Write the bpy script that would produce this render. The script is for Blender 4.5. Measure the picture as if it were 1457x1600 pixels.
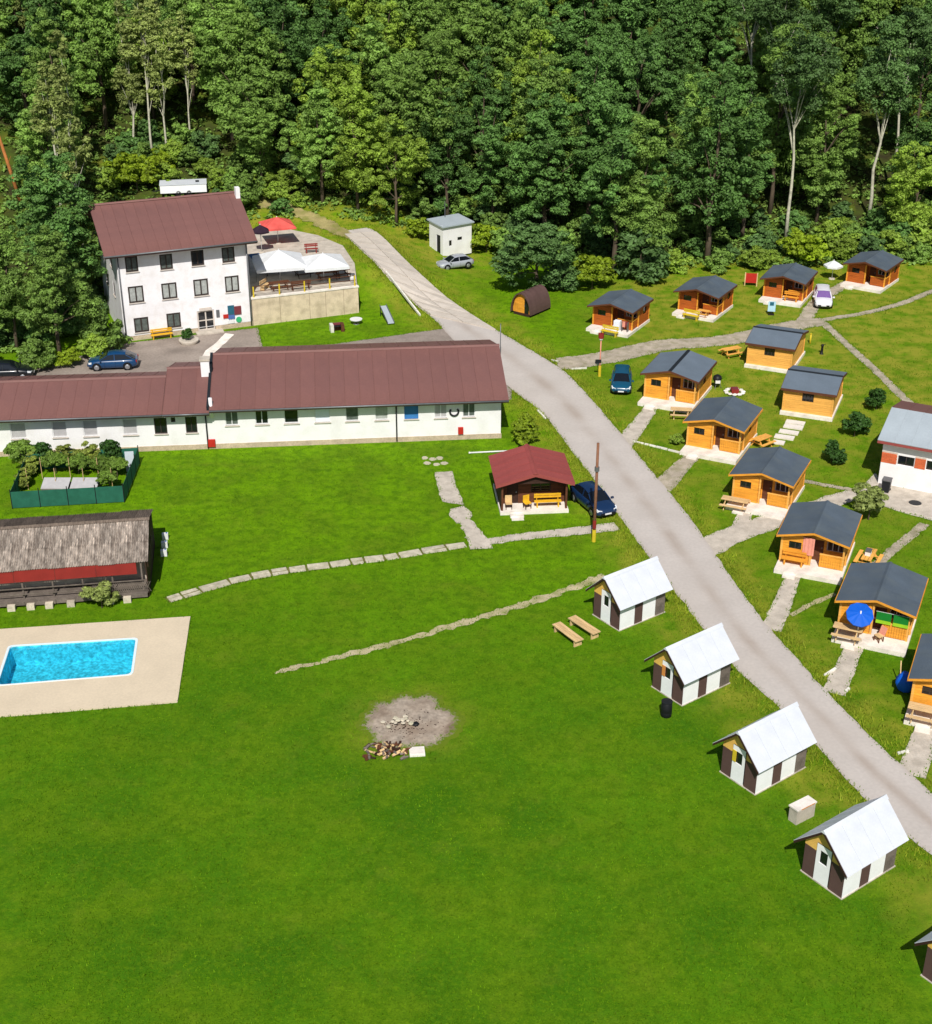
import bpy, math, random
import numpy as np
from mathutils import Vector, Matrix, noise as mnoise
from mathutils.geometry import tessellate_polygon
R = math.radians
random.seed(7); np.random.seed(7)
scene = bpy.context.scene
for o in list(bpy.data.objects): bpy.data.objects.remove(o)
col = scene.collection

# ------------------------------------------------------------------ camera
CAM_H, PITCH, FOC = 44.0, math.atan(0.5), 2200.0      # height, downward pitch, focal length in px of a 1457x1600 frame
cd = bpy.data.cameras.new('camera'); cam = bpy.data.objects.new('camera', cd); col.objects.link(cam)
cam.location = (0, 0, CAM_H); cam.rotation_euler = (math.pi/2 - PITCH, 0, 0)
cd.sensor_fit = 'VERTICAL'; cd.sensor_height = 24.0; cd.lens = 24.0*FOC/1600.0
cd.clip_start = 0.5; cd.clip_end = 3000
scene.camera = cam
# ------------------------------------------------------------------ world, sun, exposure
SUN_EL, SUN_AZ = 48.0, 2.0          # sun stands behind the viewer, its light runs towards +Y
w = bpy.data.worlds.new('World'); scene.world = w; w.use_nodes = True
nt = w.node_tree; bg = nt.nodes['Background']
sky = nt.nodes.new('ShaderNodeTexSky'); sky.sky_type = 'NISHITA'; sky.sun_disc = False
sky.sun_elevation = R(SUN_EL); sky.sun_rotation = R(180 + SUN_AZ)
nt.links.new(sky.outputs[0], bg.inputs[0]); bg.inputs[1].default_value = 0.07
sl = bpy.data.lights.new('sun', 'SUN'); sl.energy = 4.6; sl.angle = R(0.5); sl.color = (1, .955, .89)
sun = bpy.data.objects.new('sun', sl); col.objects.link(sun); sun.location = (0, -60, 90)
sun.rotation_euler = (R(90 - SUN_EL), 0, R(-SUN_AZ))
vs = scene.view_settings; vs.view_transform = 'Standard'; vs.look = 'None'; vs.gamma = 1; vs.use_curve_mapping = False
vs.exposure = 0.0
scene.render.engine = 'CYCLES'
scene.cycles.max_bounces = 6; scene.cycles.transparent_max_bounces = 8

# ------------------------------------------------------------------ terrain
def S01(t):
    t = max(0., min(1., t)); return t*t*(3-2*t)
def hgt(x, y):
    a = 2.5*S01((y-131.5)/9)*S01((1-x)/12)
    t = max(0., y-151)
    return a + .46*t*t/(t+14)
def ray(px, py):
    x = (px-728.5)/FOC; y = (py-800)/FOC; c, s = math.cos(PITCH), math.sin(PITCH)
    return Vector((x, c-y*s, -s-y*c))
def at(px, py, z=0.):                 # a point of the photo at a known height
    r = ray(px, py); return Vector((0, 0, CAM_H)) + r*((z-CAM_H)/r.z)
def G(px, py):                        # a point of the photo on the ground
    r = ray(px, py); t = 40/r.y; o = Vector((0, 0, CAM_H)); st = .5/r.y
    while t*r.y < 320:
        p = o + r*t
        if p.z <= hgt(p.x, p.y): break
        t += st
    a, b = t-st, t
    for _ in range(20):
        m = (a+b)/2; p = o+r*m
        if p.z <= hgt(p.x, p.y): b = m
        else: a = m
    p = o + r*b; p.z = hgt(p.x, p.y); return p

# ------------------------------------------------------------------ materials
def lin(r, g, b):
    f = lambda c: (c/255/12.92) if c/255 <= .04045 else ((c/255+.055)/1.055)**2.4
    return (f(r), f(g), f(b))
MATS = {}
def mat(name, rgb, rough=.8, var=.15, vs_=3., var2=.1, vs2=30., bump=0., bsc=40., spec=.25, metal=0., stretch=(1, 1, 1), objvar=0., trans=0., streak=None):
    m = bpy.data.materials.new(name); m.use_nodes = True; n = m.node_tree.nodes; l = m.node_tree.links
    b = n['Principled BSDF']; b.inputs['Roughness'].default_value = rough; b.inputs['Specular IOR Level'].default_value = spec
    b.inputs['Metallic'].default_value = metal
    tc = n.new('ShaderNodeTexCoord'); mp = n.new('ShaderNodeMapping'); mp.inputs['Scale'].default_value = stretch
    l.new(tc.outputs['Object'], mp.inputs[0])
    def nz(sc, det=4):
        q = n.new('ShaderNodeTexNoise'); q.inputs['Scale'].default_value = sc; q.inputs['Detail'].default_value = det; l.new(mp.outputs[0], q.inputs[0]); return q.outputs[0]
    def rng(src, lo, hi, a=.3, bb=.7):
        q = n.new('ShaderNodeMapRange'); q.inputs[1].default_value = a; q.inputs[2].default_value = bb; q.inputs[3].default_value = lo; q.inputs[4].default_value = hi; l.new(src, q.inputs[0]); return q.outputs[0]
    def mul(a_, b_):
        q = n.new('ShaderNodeMath'); q.operation = 'MULTIPLY'; l.new(a_, q.inputs[0]); l.new(b_, q.inputs[1]); return q.outputs[0]
    v = mul(rng(nz(vs_), 1-var, 1+var), rng(nz(vs2), 1-var2, 1+var2))
    if objvar:
        oi = n.new('ShaderNodeObjectInfo'); v = mul(v, rng(oi.outputs['Random'], 1-objvar, 1+objvar, 0, 1))
    h = n.new('ShaderNodeVectorMath'); h.operation = 'SCALE'; h.inputs[0].default_value = rgb; l.new(v, h.inputs['Scale'])
    outc = h.outputs[0]
    if streak:                                   # (rgb, amount, scale): dirt or moss patches
        mx = n.new('ShaderNodeMix'); mx.data_type = 'RGBA'; l.new(rng(nz(streak[2], 6), 0, streak[1], .45, .7), mx.inputs[0]); l.new(outc, mx.inputs[6]); mx.inputs[7].default_value = (*streak[0], 1); outc = mx.outputs[2]
    l.new(outc, b.inputs['Base Color'])
    if bump:
        bp = n.new('ShaderNodeBump'); bp.inputs['Strength'].default_value = bump; bp.inputs['Distance'].default_value = .03; l.new(nz(bsc), bp.inputs['Height']); l.new(bp.outputs[0], b.inputs['Normal'])
    if trans:
        tr = n.new('ShaderNodeBsdfTranslucent'); l.new(outc, tr.inputs[0]); ms = n.new('ShaderNodeMixShader'); ms.inputs[0].default_value = trans
        l.new(b.outputs[0], ms.inputs[1]); l.new(tr.outputs[0], ms.inputs[2]); l.new(ms.outputs[0], n['Material Output'].inputs[0])
    MATS[name] = m; return m
mat('render', lin(241, 239, 241), .9, .05, .6, .03, 8, .15, 60, streak=(lin(196, 188, 178), .35, 1.2))
mat('render_white', lin(238, 236, 236), .9, .04, .6, .03, 8, .1, 60, streak=(lin(205, 200, 192), .3, .9))
mat('plinth', lin(190, 172, 148), .95, .15, 1.5, .15, 12, .4, 30)
mat('retaining', lin(214, 196, 168), .95, .1, .8, .08, 9, .3, 25, streak=(lin(140, 125, 100), .45, 1.3))
mat('roof_red', lin(124, 86, 80), .6, .1, .35, .06, 6, .1, 20, .3, objvar=.05, streak=(lin(104, 74, 72), .5, .3))
mat('roof_red2', lin(150, 74, 70), .6, .1, .7, .08, 8, .1, 20, .3, objvar=.05)
mat('roof_dark', lin(82, 93, 104), .85, .1, .7, .12, 25, .3, 60, .2, objvar=.07, streak=(lin(98, 106, 108), .5, .8))
mat('roof_mid', lin(102, 114, 126), .8, .08, .7, .12, 25, .3, 60, .25)
mat('roof_dark_edge', lin(30, 36, 42), .8, .1)
mat('roof_white', lin(212, 216, 223), .45, .05, .8, .03, 10, .05, 20, .5, streak=(lin(190, 196, 205), .4, 1.1))
mat('roof_grey', lin(168, 178, 184), .5, .06, .7, .04, 8, .1, 20, .4)
mat('roof_shed', lin(166, 154, 142), .95, .45, 3.2, .45, 9, .5, 30, stretch=(3, .5, 1), objvar=.2, streak=(lin(88, 74, 64), .75, 1.4))
mat('roof_shed_back', lin(112, 99, 88), .95, .3, 2.2, .35, 7, .5, 30, stretch=(3, .5, 1), objvar=.2)  # darker copy of roof_shed: shade of the averted slope put into the colour
mat('wood_orange', lin(222, 152, 50), .65, .24, 1.2, .14, 9, .15, 20, .3, stretch=(.7, .7, 6), objvar=.05)
mat('wood_light', lin(230, 170, 82), .65, .16, 1.2, .12, 9, .15, 20, .3, stretch=(.7, .7, 6), objvar=.05)
mat('wood_red', lin(170, 86, 26), .65, .2, 1.2, .16, 9, .15, 20, .3, stretch=(.7, .7, 6), objvar=.06)
mat('wood_brown', lin(96, 58, 38), .75, .2, 1.2, .15, 9, .2, 20, .25, stretch=(.7, .7, 6))
mat('wood_dark', lin(58, 38, 30), .8, .2, 1.5, .15, 9, .2, 20)
mat('wood_pale', lin(208, 176, 128), .8, .18, 1.5, .15, 9, .2, 20, stretch=(1, 6, 1), objvar=.08)
mat('wood_yellow', lin(222, 172, 40), .6, .12, 2, .1, 9, .1, 20, objvar=.06)
mat('wood_grey', lin(112, 102, 94), .95, .25, 2, .2, 12, .3, 25, objvar=.15)
mat('panel_brown', lin(92, 70, 66), .7, .1, 1, .06, 9, .1)
mat('panel_white', lin(246, 246, 248), .6, .04, 1, .03, 9)
mat('gable_yellow', lin(230, 184, 96), .7, .12, 1.5, .1, 12, .15, 20)
mat('paint_orange', lin(214, 140, 72), .7, .1)
mat('frame_dark', lin(60, 52, 48), .6, .1)
mat('frame_white', lin(225, 225, 225), .5, .04)
mat('sill', lin(206, 196, 186), .8, .08)
mat('blind', lin(178, 176, 176), .8, .08, 3, .05, 30)
mat('blue_panel', lin(60, 122, 182), .6, .08)
mat('white_panel', lin(228, 234, 246), .5, .04)
mat('concrete', lin(196, 186, 172), .95, .12, 1.1, .1, 12, .3, 40, streak=(lin(140, 130, 116), .4, 1.7))
mat('concrete_pale', lin(234, 226, 216), .95, .1, 1.1, .08, 12, .25, 40, streak=(lin(165, 156, 142), .4, 1.5))
mat('dry_track', lin(156, 144, 96), .95, .2, .8, .2, 9, .4, 40, streak=(lin(120, 128, 48), .8, .9))
mat('soil', lin(112, 106, 60), .95, .2, 1.5, .2, 9, .4, 40, streak=(lin(84, 104, 24), .8, 1.6))
mat('road_slab', lin(200, 190, 178), .95, .06, .8, .06, 9, .3, 40, objvar=.03, streak=(lin(176, 166, 152), .4, 1.))
mat('slab', lin(194, 186, 164), .95, .15, 2.5, .14, 14, .4, 40, objvar=.1, streak=(lin(120, 122, 84), .4, 2.))
mat('asphalt', lin(192, 178, 168), .95, .08, .35, .08, 5, .3, 60, streak=(lin(166, 154, 144), .6, .4))
mat('yard_asphalt', lin(152, 140, 130), .95, .14, .35, .14, 5, .3, 60, streak=(lin(112, 102, 94), .6, .4))
mat('gravel', lin(178, 166, 148), .95, .16, .8, .2, 14, .5, 60, streak=(lin(112, 112, 66), .55, 1.3))
mat('dirt', lin(184, 172, 138), .95, .15, .8, .2, 12, .5, 60, streak=(lin(124, 132, 60), .6, 1.1))
mat('deck', lin(212, 196, 170), .95, .05, .5, .05, 8, .2, 60)
mat('ash', lin(170, 156, 140), .98, .24, .7, .25, 5, .6, 30, streak=(lin(110, 90, 72), .8, .6))
mat('stone', lin(196, 186, 166), .9, .2, 2, .15, 12, .4, 20, objvar=.2)
mat('stone_white', lin(226, 222, 212), .9, .1, 2, .1, 12, .3, 20, objvar=.1)
mat('brick', lin(206, 104, 64), .9, .14, 2, .12, 12, .3, 30, objvar=.1)
mat('metal_grey', lin(120, 122, 125), .5, .1, metal=.5)
mat('metal_dark', lin(40, 42, 46), .5, .1, metal=.3)
mat('black', lin(26, 27, 30), .5, .1)
mat('bark', lin(92, 80, 66), .95, .25, 2, .2, 14, .6, 12, stretch=(2, 2, .5))
mat('bark_pale', lin(190, 186, 166), .9, .25, 1.2, .2, 8, .4, 12, stretch=(1, 1, 2))
mat('bark_orange', lin(176, 112, 62), .9, .2, 2, .2, 14, .5, 12)
mat('pole_wood', lin(132, 92, 70), .9, .15, 2, .15, 14, .3, 12)
mat('yellow', lin(212, 186, 48), .6, .08)
mat('red', lin(186, 46, 36), .6, .1)
mat('red_cloth', lin(220, 92, 84), .8, .22, 1.2)
mat('white_cloth', lin(234, 236, 238), .8, .05, 2, trans=.15)
mat('dark_cloth', lin(48, 32, 46), .8, .1, 2)
mat('blue_cloth', lin(14, 92, 200), .6, .06, 2)
mat('teal', lin(40, 96, 116), .6, .1)
mat('maroon', lin(120, 56, 62), .6, .1)
mat('green_sign', lin(60, 176, 120), .6, .1)
mat('blue_sign', lin(80, 110, 170), .6, .1)
mat('lightblue', lin(176, 212, 230), .5, .06)
mat('pink', lin(226, 150, 130), .8, .1)
mat('towel_green', lin(20, 120, 40), .9, .1)
mat('towel_lime', lin(150, 200, 40), .9, .1)
mat('tarp_blue', lin(60, 92, 130), .7, .12)
mat('mesh_green', lin(46, 110, 90), .8, .15, 2, .1, 30, trans=.2)
mat('awning_red', lin(138, 44, 38), .75, .12, 1.5)
mat('liner', lin(84, 200, 222), .5, .3, 2.6, .35, 6)  # light and dark mottling imitates rippling light on the pool floor
mat('coping', lin(222, 236, 240), .5, .04)
mat('tyre', lin(24, 24, 25), .9, .1)
mat('rim', lin(170, 172, 176), .35, .05, metal=.6)
mat('lamp_glass', lin(220, 225, 228), .15, .05, spec=.6)
mat('lamp_red', lin(150, 20, 16), .3, .05)
mat('glass_dark', lin(22, 26, 32), .06, .1, spec=.7)
mat('glass_purple', lin(120, 92, 150), .08, .1, spec=.7)
mat('curtain_pane', lin(168, 172, 168), .3, .2, 4, .15, 20, spec=.5)
mat('curtain_dim', lin(92, 100, 96), .2, .3, 3, .2, 20, spec=.5)
mat('wood_interior', lin(48, 34, 26), .9, .2)
def carpaint(name, c):
    m = mat(name, c, .28, .03, 2, .02, 20, spec=.5); m.node_tree.nodes['Principled BSDF'].inputs['Coat Weight'].default_value = .6
    m.node_tree.nodes['Principled BSDF'].inputs['Coat Roughness'].default_value = .06
carpaint('paint_blue', lin(16, 62, 104)); carpaint('paint_navy', lin(20, 44, 78)); carpaint('paint_teal', lin(16, 76, 104))
carpaint('paint_silver', lin(160, 164, 172)); carpaint('paint_white', lin(228, 226, 232)); carpaint('paint_black', lin(20, 24, 30))
for nm, c, tr in (('leaf_mid', lin(127, 160, 72), .28), ('leaf_bright', lin(144, 172, 64), .3), ('leaf_dark', lin(96, 134, 64), .22), ('leaf_olive', lin(148, 162, 88), .3),
                  ('leaf_yellow', lin(148, 172, 40), .35), ('leaf_grey', lin(92, 124, 66), .25), ('leaf_garden', lin(116, 146, 56), .3), ('leaf_brown', lin(134, 148, 62), .25), ('leaf_deep', lin(66, 104, 40), .25)):
    mat(nm, c, .6, .34, .4, .4, 2.6, spec=.3, objvar=.2, trans=tr)

def ground_material():
    m = bpy.data.materials.new('lawn'); m.use_nodes = True; n = m.node_tree.nodes; l = m.node_tree.links; b = n['Principled BSDF']
    b.inputs['Roughness'].default_value = .9; b.inputs['Specular IOR Level'].default_value = .1
    tc = n.new('ShaderNodeTexCoord')
    def nz(sc, det=5, st=None):
        q = n.new('ShaderNodeTexNoise'); q.inputs['Scale'].default_value = sc; q.inputs['Detail'].default_value = det
        l.new(tc.outputs['Object'], q.inputs[0]); return q.outputs[0]
    def rng(src, lo, hi, a=.35, bb=.65):
        q = n.new('ShaderNodeMapRange'); q.inputs[1].default_value = a; q.inputs[2].default_value = bb; q.inputs[3].default_value = lo; q.inputs[4].default_value = hi; l.new(src, q.inputs[0]); return q.outputs[0]
    def mix(f, a, bb):
        q = n.new('ShaderNodeMix'); q.data_type = 'RGBA'
        l.new(f, q.inputs[0])
        for k, v in ((6, a), (7, bb)):
            if isinstance(v, tuple): q.inputs[k].default_value = (*v, 1)
            else: l.new(v, q.inputs[k])
        return q.outputs[2]
    def attr(nm):
        q = n.new('ShaderNodeAttribute'); q.attribute_name = nm; return q.outputs['Fac']
    def math_(op, a, bb):
        q = n.new('ShaderNodeMath'); q.operation = op; q.use_clamp = True
        for k, v in enumerate((a, bb)):
            if isinstance(v, float): q.inputs[k].default_value = v
            else: l.new(v, q.inputs[k])
        return q.outputs[0]
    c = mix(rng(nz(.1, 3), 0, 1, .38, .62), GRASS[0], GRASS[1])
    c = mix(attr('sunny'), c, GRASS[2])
    c = mix(rng(nz(.32, 6), 0, .8, .42, .62), c, GRASS[3])
    c = mix(rng(nz(1.3, 6), 0, .6, .45, .65), c, GRASS[7])
    c = mix(rng(nz(2.1, 8), 0, .4, .48, .7), c, GRASS[6])
    c = mix(rng(nz(4.3, 8), 0, .4, .5, .7), c, GRASS[4])
    c = mix(rng(nz(9, 6), 0, .5, .5, .7), c, GRASS[6])
    c = mix(rng(nz(19, 4), 0, .5, .55, .7), c, GRASS[4])
    c = mix(rng(nz(.6, 9), 0, .1, .56, .72), c, GRASS[5])
    c = mix(math_('MULTIPLY', attr('dry'), rng(nz(.7, 6), .1, 1., .35, .6)), c, GRASS[5])
    lt = mix(rng(nz(.5, 6), 0, 1), lin(52, 50, 30), lin(70, 84, 30))
    c = mix(math_('MULTIPLY', attr('litter'), rng(nz(.35, 5), .5, 1.3, .3, .6)), c, lt)
    l.new(c, b.inputs['Base Color'])
    bp = n.new('ShaderNodeBump'); bp.inputs['Strength'].default_value = .55; bp.inputs['Distance'].default_value = .06
    l.new(nz(14, 5), bp.inputs['Height']); l.new(bp.outputs[0], b.inputs['Normal'])
    MATS['lawn'] = m
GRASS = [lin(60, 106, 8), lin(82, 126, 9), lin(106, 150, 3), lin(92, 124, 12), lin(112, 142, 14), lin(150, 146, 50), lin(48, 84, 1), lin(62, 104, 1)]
ground_material()
mat('grass_blade', lin(96, 134, 4), .7, .35, .4, .4, 6, spec=.2, trans=.3)
mat('weed_blade', lin(146, 160, 42), .7, .3, .6, .3, 8, spec=.2, trans=.3)
def road_material():
    m = mat('road_surface', lin(192, 184, 177), .95, .05, .35, .05, 5, .3, 60, streak=(lin(182, 173, 165), .4, .3)); n = m.node_tree.nodes; l = m.node_tree.links; b = n['Principled BSDF']
    src = b.inputs['Base Color'].links[0].from_socket; at_ = n.new('ShaderNodeAttribute'); at_.attribute_name = 'track'; tc = n.new('ShaderNodeTexCoord'); q = n.new('ShaderNodeTexNoise'); q.inputs['Scale'].default_value = .25; q.inputs['Detail'].default_value = 4; l.new(tc.outputs['Object'], q.inputs[0])
    mr = n.new('ShaderNodeMapRange'); mr.inputs[1].default_value = .35; mr.inputs[2].default_value = .65; mr.inputs[3].default_value = .2; mr.inputs[4].default_value = 1.; l.new(q.outputs[0], mr.inputs[0])
    mu = n.new('ShaderNodeMath'); mu.operation = 'MULTIPLY'; l.new(at_.outputs['Fac'], mu.inputs[0]); l.new(mr.outputs[0], mu.inputs[1])
    mx = n.new('ShaderNodeMix'); mx.data_type = 'RGBA'; l.new(mu.outputs[0], mx.inputs[0]); l.new(src, mx.inputs[6]); mx.inputs[7].default_value = (*lin(164, 150, 138), 1); l.new(mx.outputs[2], b.inputs['Base Color'])
road_material()
def ash_fade():
    m = MATS['ash']; n = m.node_tree.nodes; l = m.node_tree.links; b = n['Principled BSDF']; src = b.inputs['Base Color'].links[0].from_socket
    at_ = n.new('ShaderNodeAttribute'); at_.attribute_name = 'fade'; tc = n.new('ShaderNodeTexCoord'); q = n.new('ShaderNodeTexNoise'); q.inputs['Scale'].default_value = 5; q.inputs['Detail'].default_value = 6; l.new(tc.outputs['Object'], q.inputs[0])
    ad = n.new('ShaderNodeMath'); ad.operation = 'ADD'; l.new(at_.outputs['Fac'], ad.inputs[0]); l.new(q.outputs[0], ad.inputs[1])
    mr = n.new('ShaderNodeMapRange'); mr.inputs[1].default_value = .85; mr.inputs[2].default_value = 1.15; l.new(ad.outputs[0], mr.inputs[0])
    mx = n.new('ShaderNodeMix'); mx.data_type = 'RGBA'; l.new(mr.outputs[0], mx.inputs[0]); l.new(src, mx.inputs[6]); mx.inputs[7].default_value = (*lin(98, 118, 20), 1); l.new(mx.outputs[2], b.inputs['Base Color'])
ash_fade()
def water_material():
    m = bpy.data.materials.new('pool_water'); m.use_nodes = True; n = m.node_tree.nodes; l = m.node_tree.links
    n.remove(n['Principled BSDF'])
    tr = n.new('ShaderNodeBsdfTransparent'); tr.inputs[0].default_value = (.6, .9, .93, 1)
    gl = n.new('ShaderNodeBsdfGlossy'); gl.inputs['Roughness'].default_value = .04
    fr = n.new('ShaderNodeFresnel'); fr.inputs[0].default_value = 1.33
    tc = n.new('ShaderNodeTexCoord'); q = n.new('ShaderNodeTexNoise'); q.inputs['Scale'].default_value = 3.2; q.inputs['Detail'].default_value = 4; q.inputs['Distortion'].default_value = .6
    l.new(tc.outputs['Object'], q.inputs[0]); bp = n.new('ShaderNodeBump'); bp.inputs['Strength'].default_value = .5; bp.inputs['Distance'].default_value = .035
    l.new(q.outputs[0], bp.inputs['Height'])
    for s in (gl, fr): l.new(bp.outputs[0], s.inputs['Normal'])
    ms = n.new('ShaderNodeMixShader'); l.new(fr.outputs[0], ms.inputs[0]); l.new(tr.outputs[0], ms.inputs[1]); l.new(gl.outputs[0], ms.inputs[2])
    l.new(ms.outputs[0], n['Material Output'].inputs[0]); MATS['pool_water'] = m
water_material()

# ------------------------------------------------------------------ mesh builder
class MB:
    def __init__(s): s.v = []; s.f = []
    def add(s, vs_, fs):
        k = len(s.v); s.v += [tuple(p) for p in vs_]; s.f += [tuple(i+k for i in q) for q in fs]; return s
    def hexa(s, p):                                 # 8 points: bottom loop 0-3, top loop 4-7
        return s.add(p, [(3, 2, 1, 0), (4, 5, 6, 7), (0, 1, 5, 4), (1, 2, 6, 5), (2, 3, 7, 6), (3, 0, 4, 7)])
    def box(s, x0, x1, y0, y1, z0, z1):
        return s.hexa([(x0, y0, z0), (x1, y0, z0), (x1, y1, z0), (x0, y1, z0), (x0, y0, z1), (x1, y0, z1), (x1, y1, z1), (x0, y1, z1)])
    def obox(s, c, size, rz=0, rx=0, ry=0):
        m = Matrix.Translation(c) @ Matrix.Rotation(rz, 4, 'Z') @ Matrix.Rotation(ry, 4, 'Y') @ Matrix.Rotation(rx, 4, 'X')
        a, b, d = [q/2 for q in size]
        return s.hexa([m @ Vector(p) for p in ((-a, -b, -d), (a, -b, -d), (a, b, -d), (-a, b, -d), (-a, -b, d), (a, -b, d), (a, b, d), (-a, b, d))])
    def bar(s, p, q, wd, ht):                       # a rectangular bar from p to q
        p, q = Vector(p), Vector(q); d = (q-p).normalized(); u = d.cross(Vector((0, 0, 1)))
        if u.length < 1e-3: u = Vector((1, 0, 0))
        u.normalize(); n = u.cross(d); a, b = u*wd/2, n*ht/2
        return s.hexa([p-a-b, p+a-b, q+a-b, q-a-b, p-a+b, p+a+b, q+a+b, q-a+b])
    def tube(s, pts, rad, n=8, cap=True):
        pts = [Vector(p) for p in pts]; rad = rad if isinstance(rad, (list, tuple)) else [rad]*len(pts); k = len(s.v)
        for i, p in enumerate(pts):
            d = (pts[min(i+1, len(pts)-1)]-pts[max(i-1, 0)]).normalized()
            u = d.cross(Vector((0, 1, .01))) if abs(d.y) < .9 else d.cross(Vector((1, 0, 0)))
            u.normalize(); vv = d.cross(u)
            for j in range(n):
                a = 2*math.pi*j/n; s.v.append(tuple(p+(u*math.cos(a)+vv*math.sin(a))*rad[i]))
        for i in range(len(pts)-1):
            for j in range(n):
                a, b = k+i*n+j, k+i*n+(j+1) % n; s.f.append((a, b, b+n, a+n))
        if cap: s.f.append(tuple(k+j for j in range(n))[::-1]); s.f.append(tuple(k+(len(pts)-1)*n+j for j in range(n)))
        return s
    def lathe(s, prof, n=20, c=(0, 0, 0), axis='z'):
        k = len(s.v)
        for r, z in prof:
            for j in range(n):
                a = 2*math.pi*j/n; p = (r*math.cos(a), r*math.sin(a), z)
                if axis == 'y': p = (p[0], p[2], p[1])
                s.v.append((p[0]+c[0], p[1]+c[1], p[2]+c[2]))
        for i in range(len(prof)-1):
            for j in range(n):
                a, b = k+i*n+j, k+i*n+(j+1) % n; s.f.append((a, b, b+n, a+n))
        return s
    def prism(s, poly, P, d0, d1):                  # polygon (u,z) extruded through P(u,z,d)
        n = len(poly); k = len(s.v)
        for d in (d0, d1): s.v += [tuple(P(u, z, d)) for u, z in poly]
        s.f.append(tuple(k+i for i in range(n))); s.f.append(tuple(k+n+i for i in range(n))[::-1])
        for i in range(n): j = (i+1) % n; s.f.append((k+i, k+n+i, k+n+j, k+j))
        return s
    def wall(s, P, u0, u1, z0, z1, opens, th=.14):  # a wall face with real openings and reveals
        us = sorted({u0, u1, *[q for o in opens for q in o[:2]]}); zs = sorted({z0, z1, *[q for o in opens for q in o[2:4]]})
        op = lambda a, b: any(o[0] < a < o[1] and o[2] < b < o[3] for o in opens)
        for i in range(len(us)-1):
            for j in range(len(zs)-1):
                if not op((us[i]+us[i+1])/2, (zs[j]+zs[j+1])/2):
                    s.add([P(us[i], zs[j], 0), P(us[i+1], zs[j], 0), P(us[i+1], zs[j+1], 0), P(us[i], zs[j+1], 0)], [(0, 1, 2, 3)])
        for o in opens:
            a, b, c, d = o[:4]
            for (p, q) in (((a, c), (b, c)), ((b, c), (b, d)), ((b, d), (a, d)), ((a, d), (a, c))):
                s.add([P(*p, 0), P(*q, 0), P(*q, th), P(*p, th)], [(0, 1, 2, 3)])
        return s
    def boards(s, P, u0, u1, z0, z1, opens=(), bh=.17, lim=None, seed=1):   # horizontal boarding, each row its own board
        rg = random.Random(seed); z = z0
        while z < z1-.02:
            zt = min(z+bh, z1); zm = (z+zt)/2; a0, a1 = u0, u1
            if lim: a0, a1 = lim(zt)
            segs = [(a0, a1)]
            for o in opens:
                if o[2]-.01 < zm < o[3]+.01:
                    ns = []
                    for a, b in segs:
                        if o[0] > a: ns.append((a, min(b, o[0])))
                        if o[1] < b: ns.append((max(a, o[1]), b))
                    segs = [q for q in ns if q[1]-q[0] > .02]
            for a, b in segs:
                if b-a < .05: continue
                pr = -.02-rg.random()*.006
                s.hexa([P(a, z, .03), P(b, z, .03), P(b, z, pr-.012), P(a, z, pr-.012), P(a, zt-.012, .03), P(b, zt-.012, .03), P(b, zt-.012, pr), P(a, zt-.012, pr)])
            z += bh
        return s
    def mesh(s, name, smooth=False):
        me = bpy.data.meshes.new(name); me.from_pydata(s.v, [], s.f); me.validate(); me.update()
        if smooth: me.polygons.foreach_set('use_smooth', [True]*len(me.polygons))
        return me
    def build(s, name, m, parent=None, smooth=False, loc=None):
        me = s.mesh(name, smooth); me.materials.append(MATS[m]); o = bpy.data.objects.new(name, me); col.objects.link(o)
        if parent: o.parent = parent
        if loc is not None: o.location = loc
        return o
def obj_of(me, name, parent=None, loc=(0, 0, 0), rz=0, m=None):
    o = bpy.data.objects.new(name, me); col.objects.link(o); o.parent = parent; o.location = loc; o.rotation_euler.z = rz; return o
def tag(o, label, cat, group=None, kind=None):
    if label: o['label'] = label
    if cat: o['category'] = cat
    if group: o['group'] = group
    if kind: o['kind'] = kind
    return o
def thing(name, label, cat, loc=(0, 0, 0), rz=0, group=None):
    o = bpy.data.objects.new(name, None); col.objects.link(o); o.location = loc; o.rotation_euler.z = rz; o.empty_display_size = .3
    return tag(o, label, cat, group)
def struct(o): o['kind'] = 'structure'; return o
KIDS = {}
def copy_tree(o, loc=None, rz=None, label=None, parent=None, scale=None, group=None):
    c = o.copy(); col.objects.link(c); c.parent = parent
    if loc is not None: c.location = loc
    if rz is not None: c.rotation_euler.z = rz
    if scale is not None: c.scale = scale
    if label: c['label'] = label
    if group: c['group'] = group
    for ch in list(o.children): copy_tree(ch, parent=c)
    return c
class Fr:                                           # a local frame on the ground
    def __init__(s, o, yaw): s.o = Vector(o); s.yaw = R(yaw); s.c = math.cos(s.yaw); s.s = math.sin(s.yaw)
    def loc(s, p): d = Vector(p)-s.o; return Vector((d.x*s.c+d.y*s.s, -d.x*s.s+d.y*s.c, d.z))
    def wld(s, p): return Vector((s.o.x+p[0]*s.c-p[1]*s.s, s.o.y+p[0]*s.s+p[1]*s.c, s.o.z+p[2]))
    def hit(s, px, py, yl=0.):                      # where a photo point meets the vertical plane y = yl
        o = s.loc((0, 0, CAM_H)); r = ray(px, py); r = Vector((r.x*s.c+r.y*s.s, -r.x*s.s+r.y*s.c, r.z)); t = (yl-o.y)/r.y; p = o+r*t; return p.x, p.z
    def rect(s, x0, y0, x1, y1, yl=0.):
        a, b, c, d = s.hit(x0, y0, yl), s.hit(x1, y0, yl), s.hit(x0, y1, yl), s.hit(x1, y1, yl)
        return ((a[0]+c[0])/2, (b[0]+d[0])/2, (c[1]+d[1])/2, (a[1]+b[1])/2)
Pf = lambda y: (lambda u, z, d: Vector((u, y+d, z)))            # plane facing -y
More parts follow.
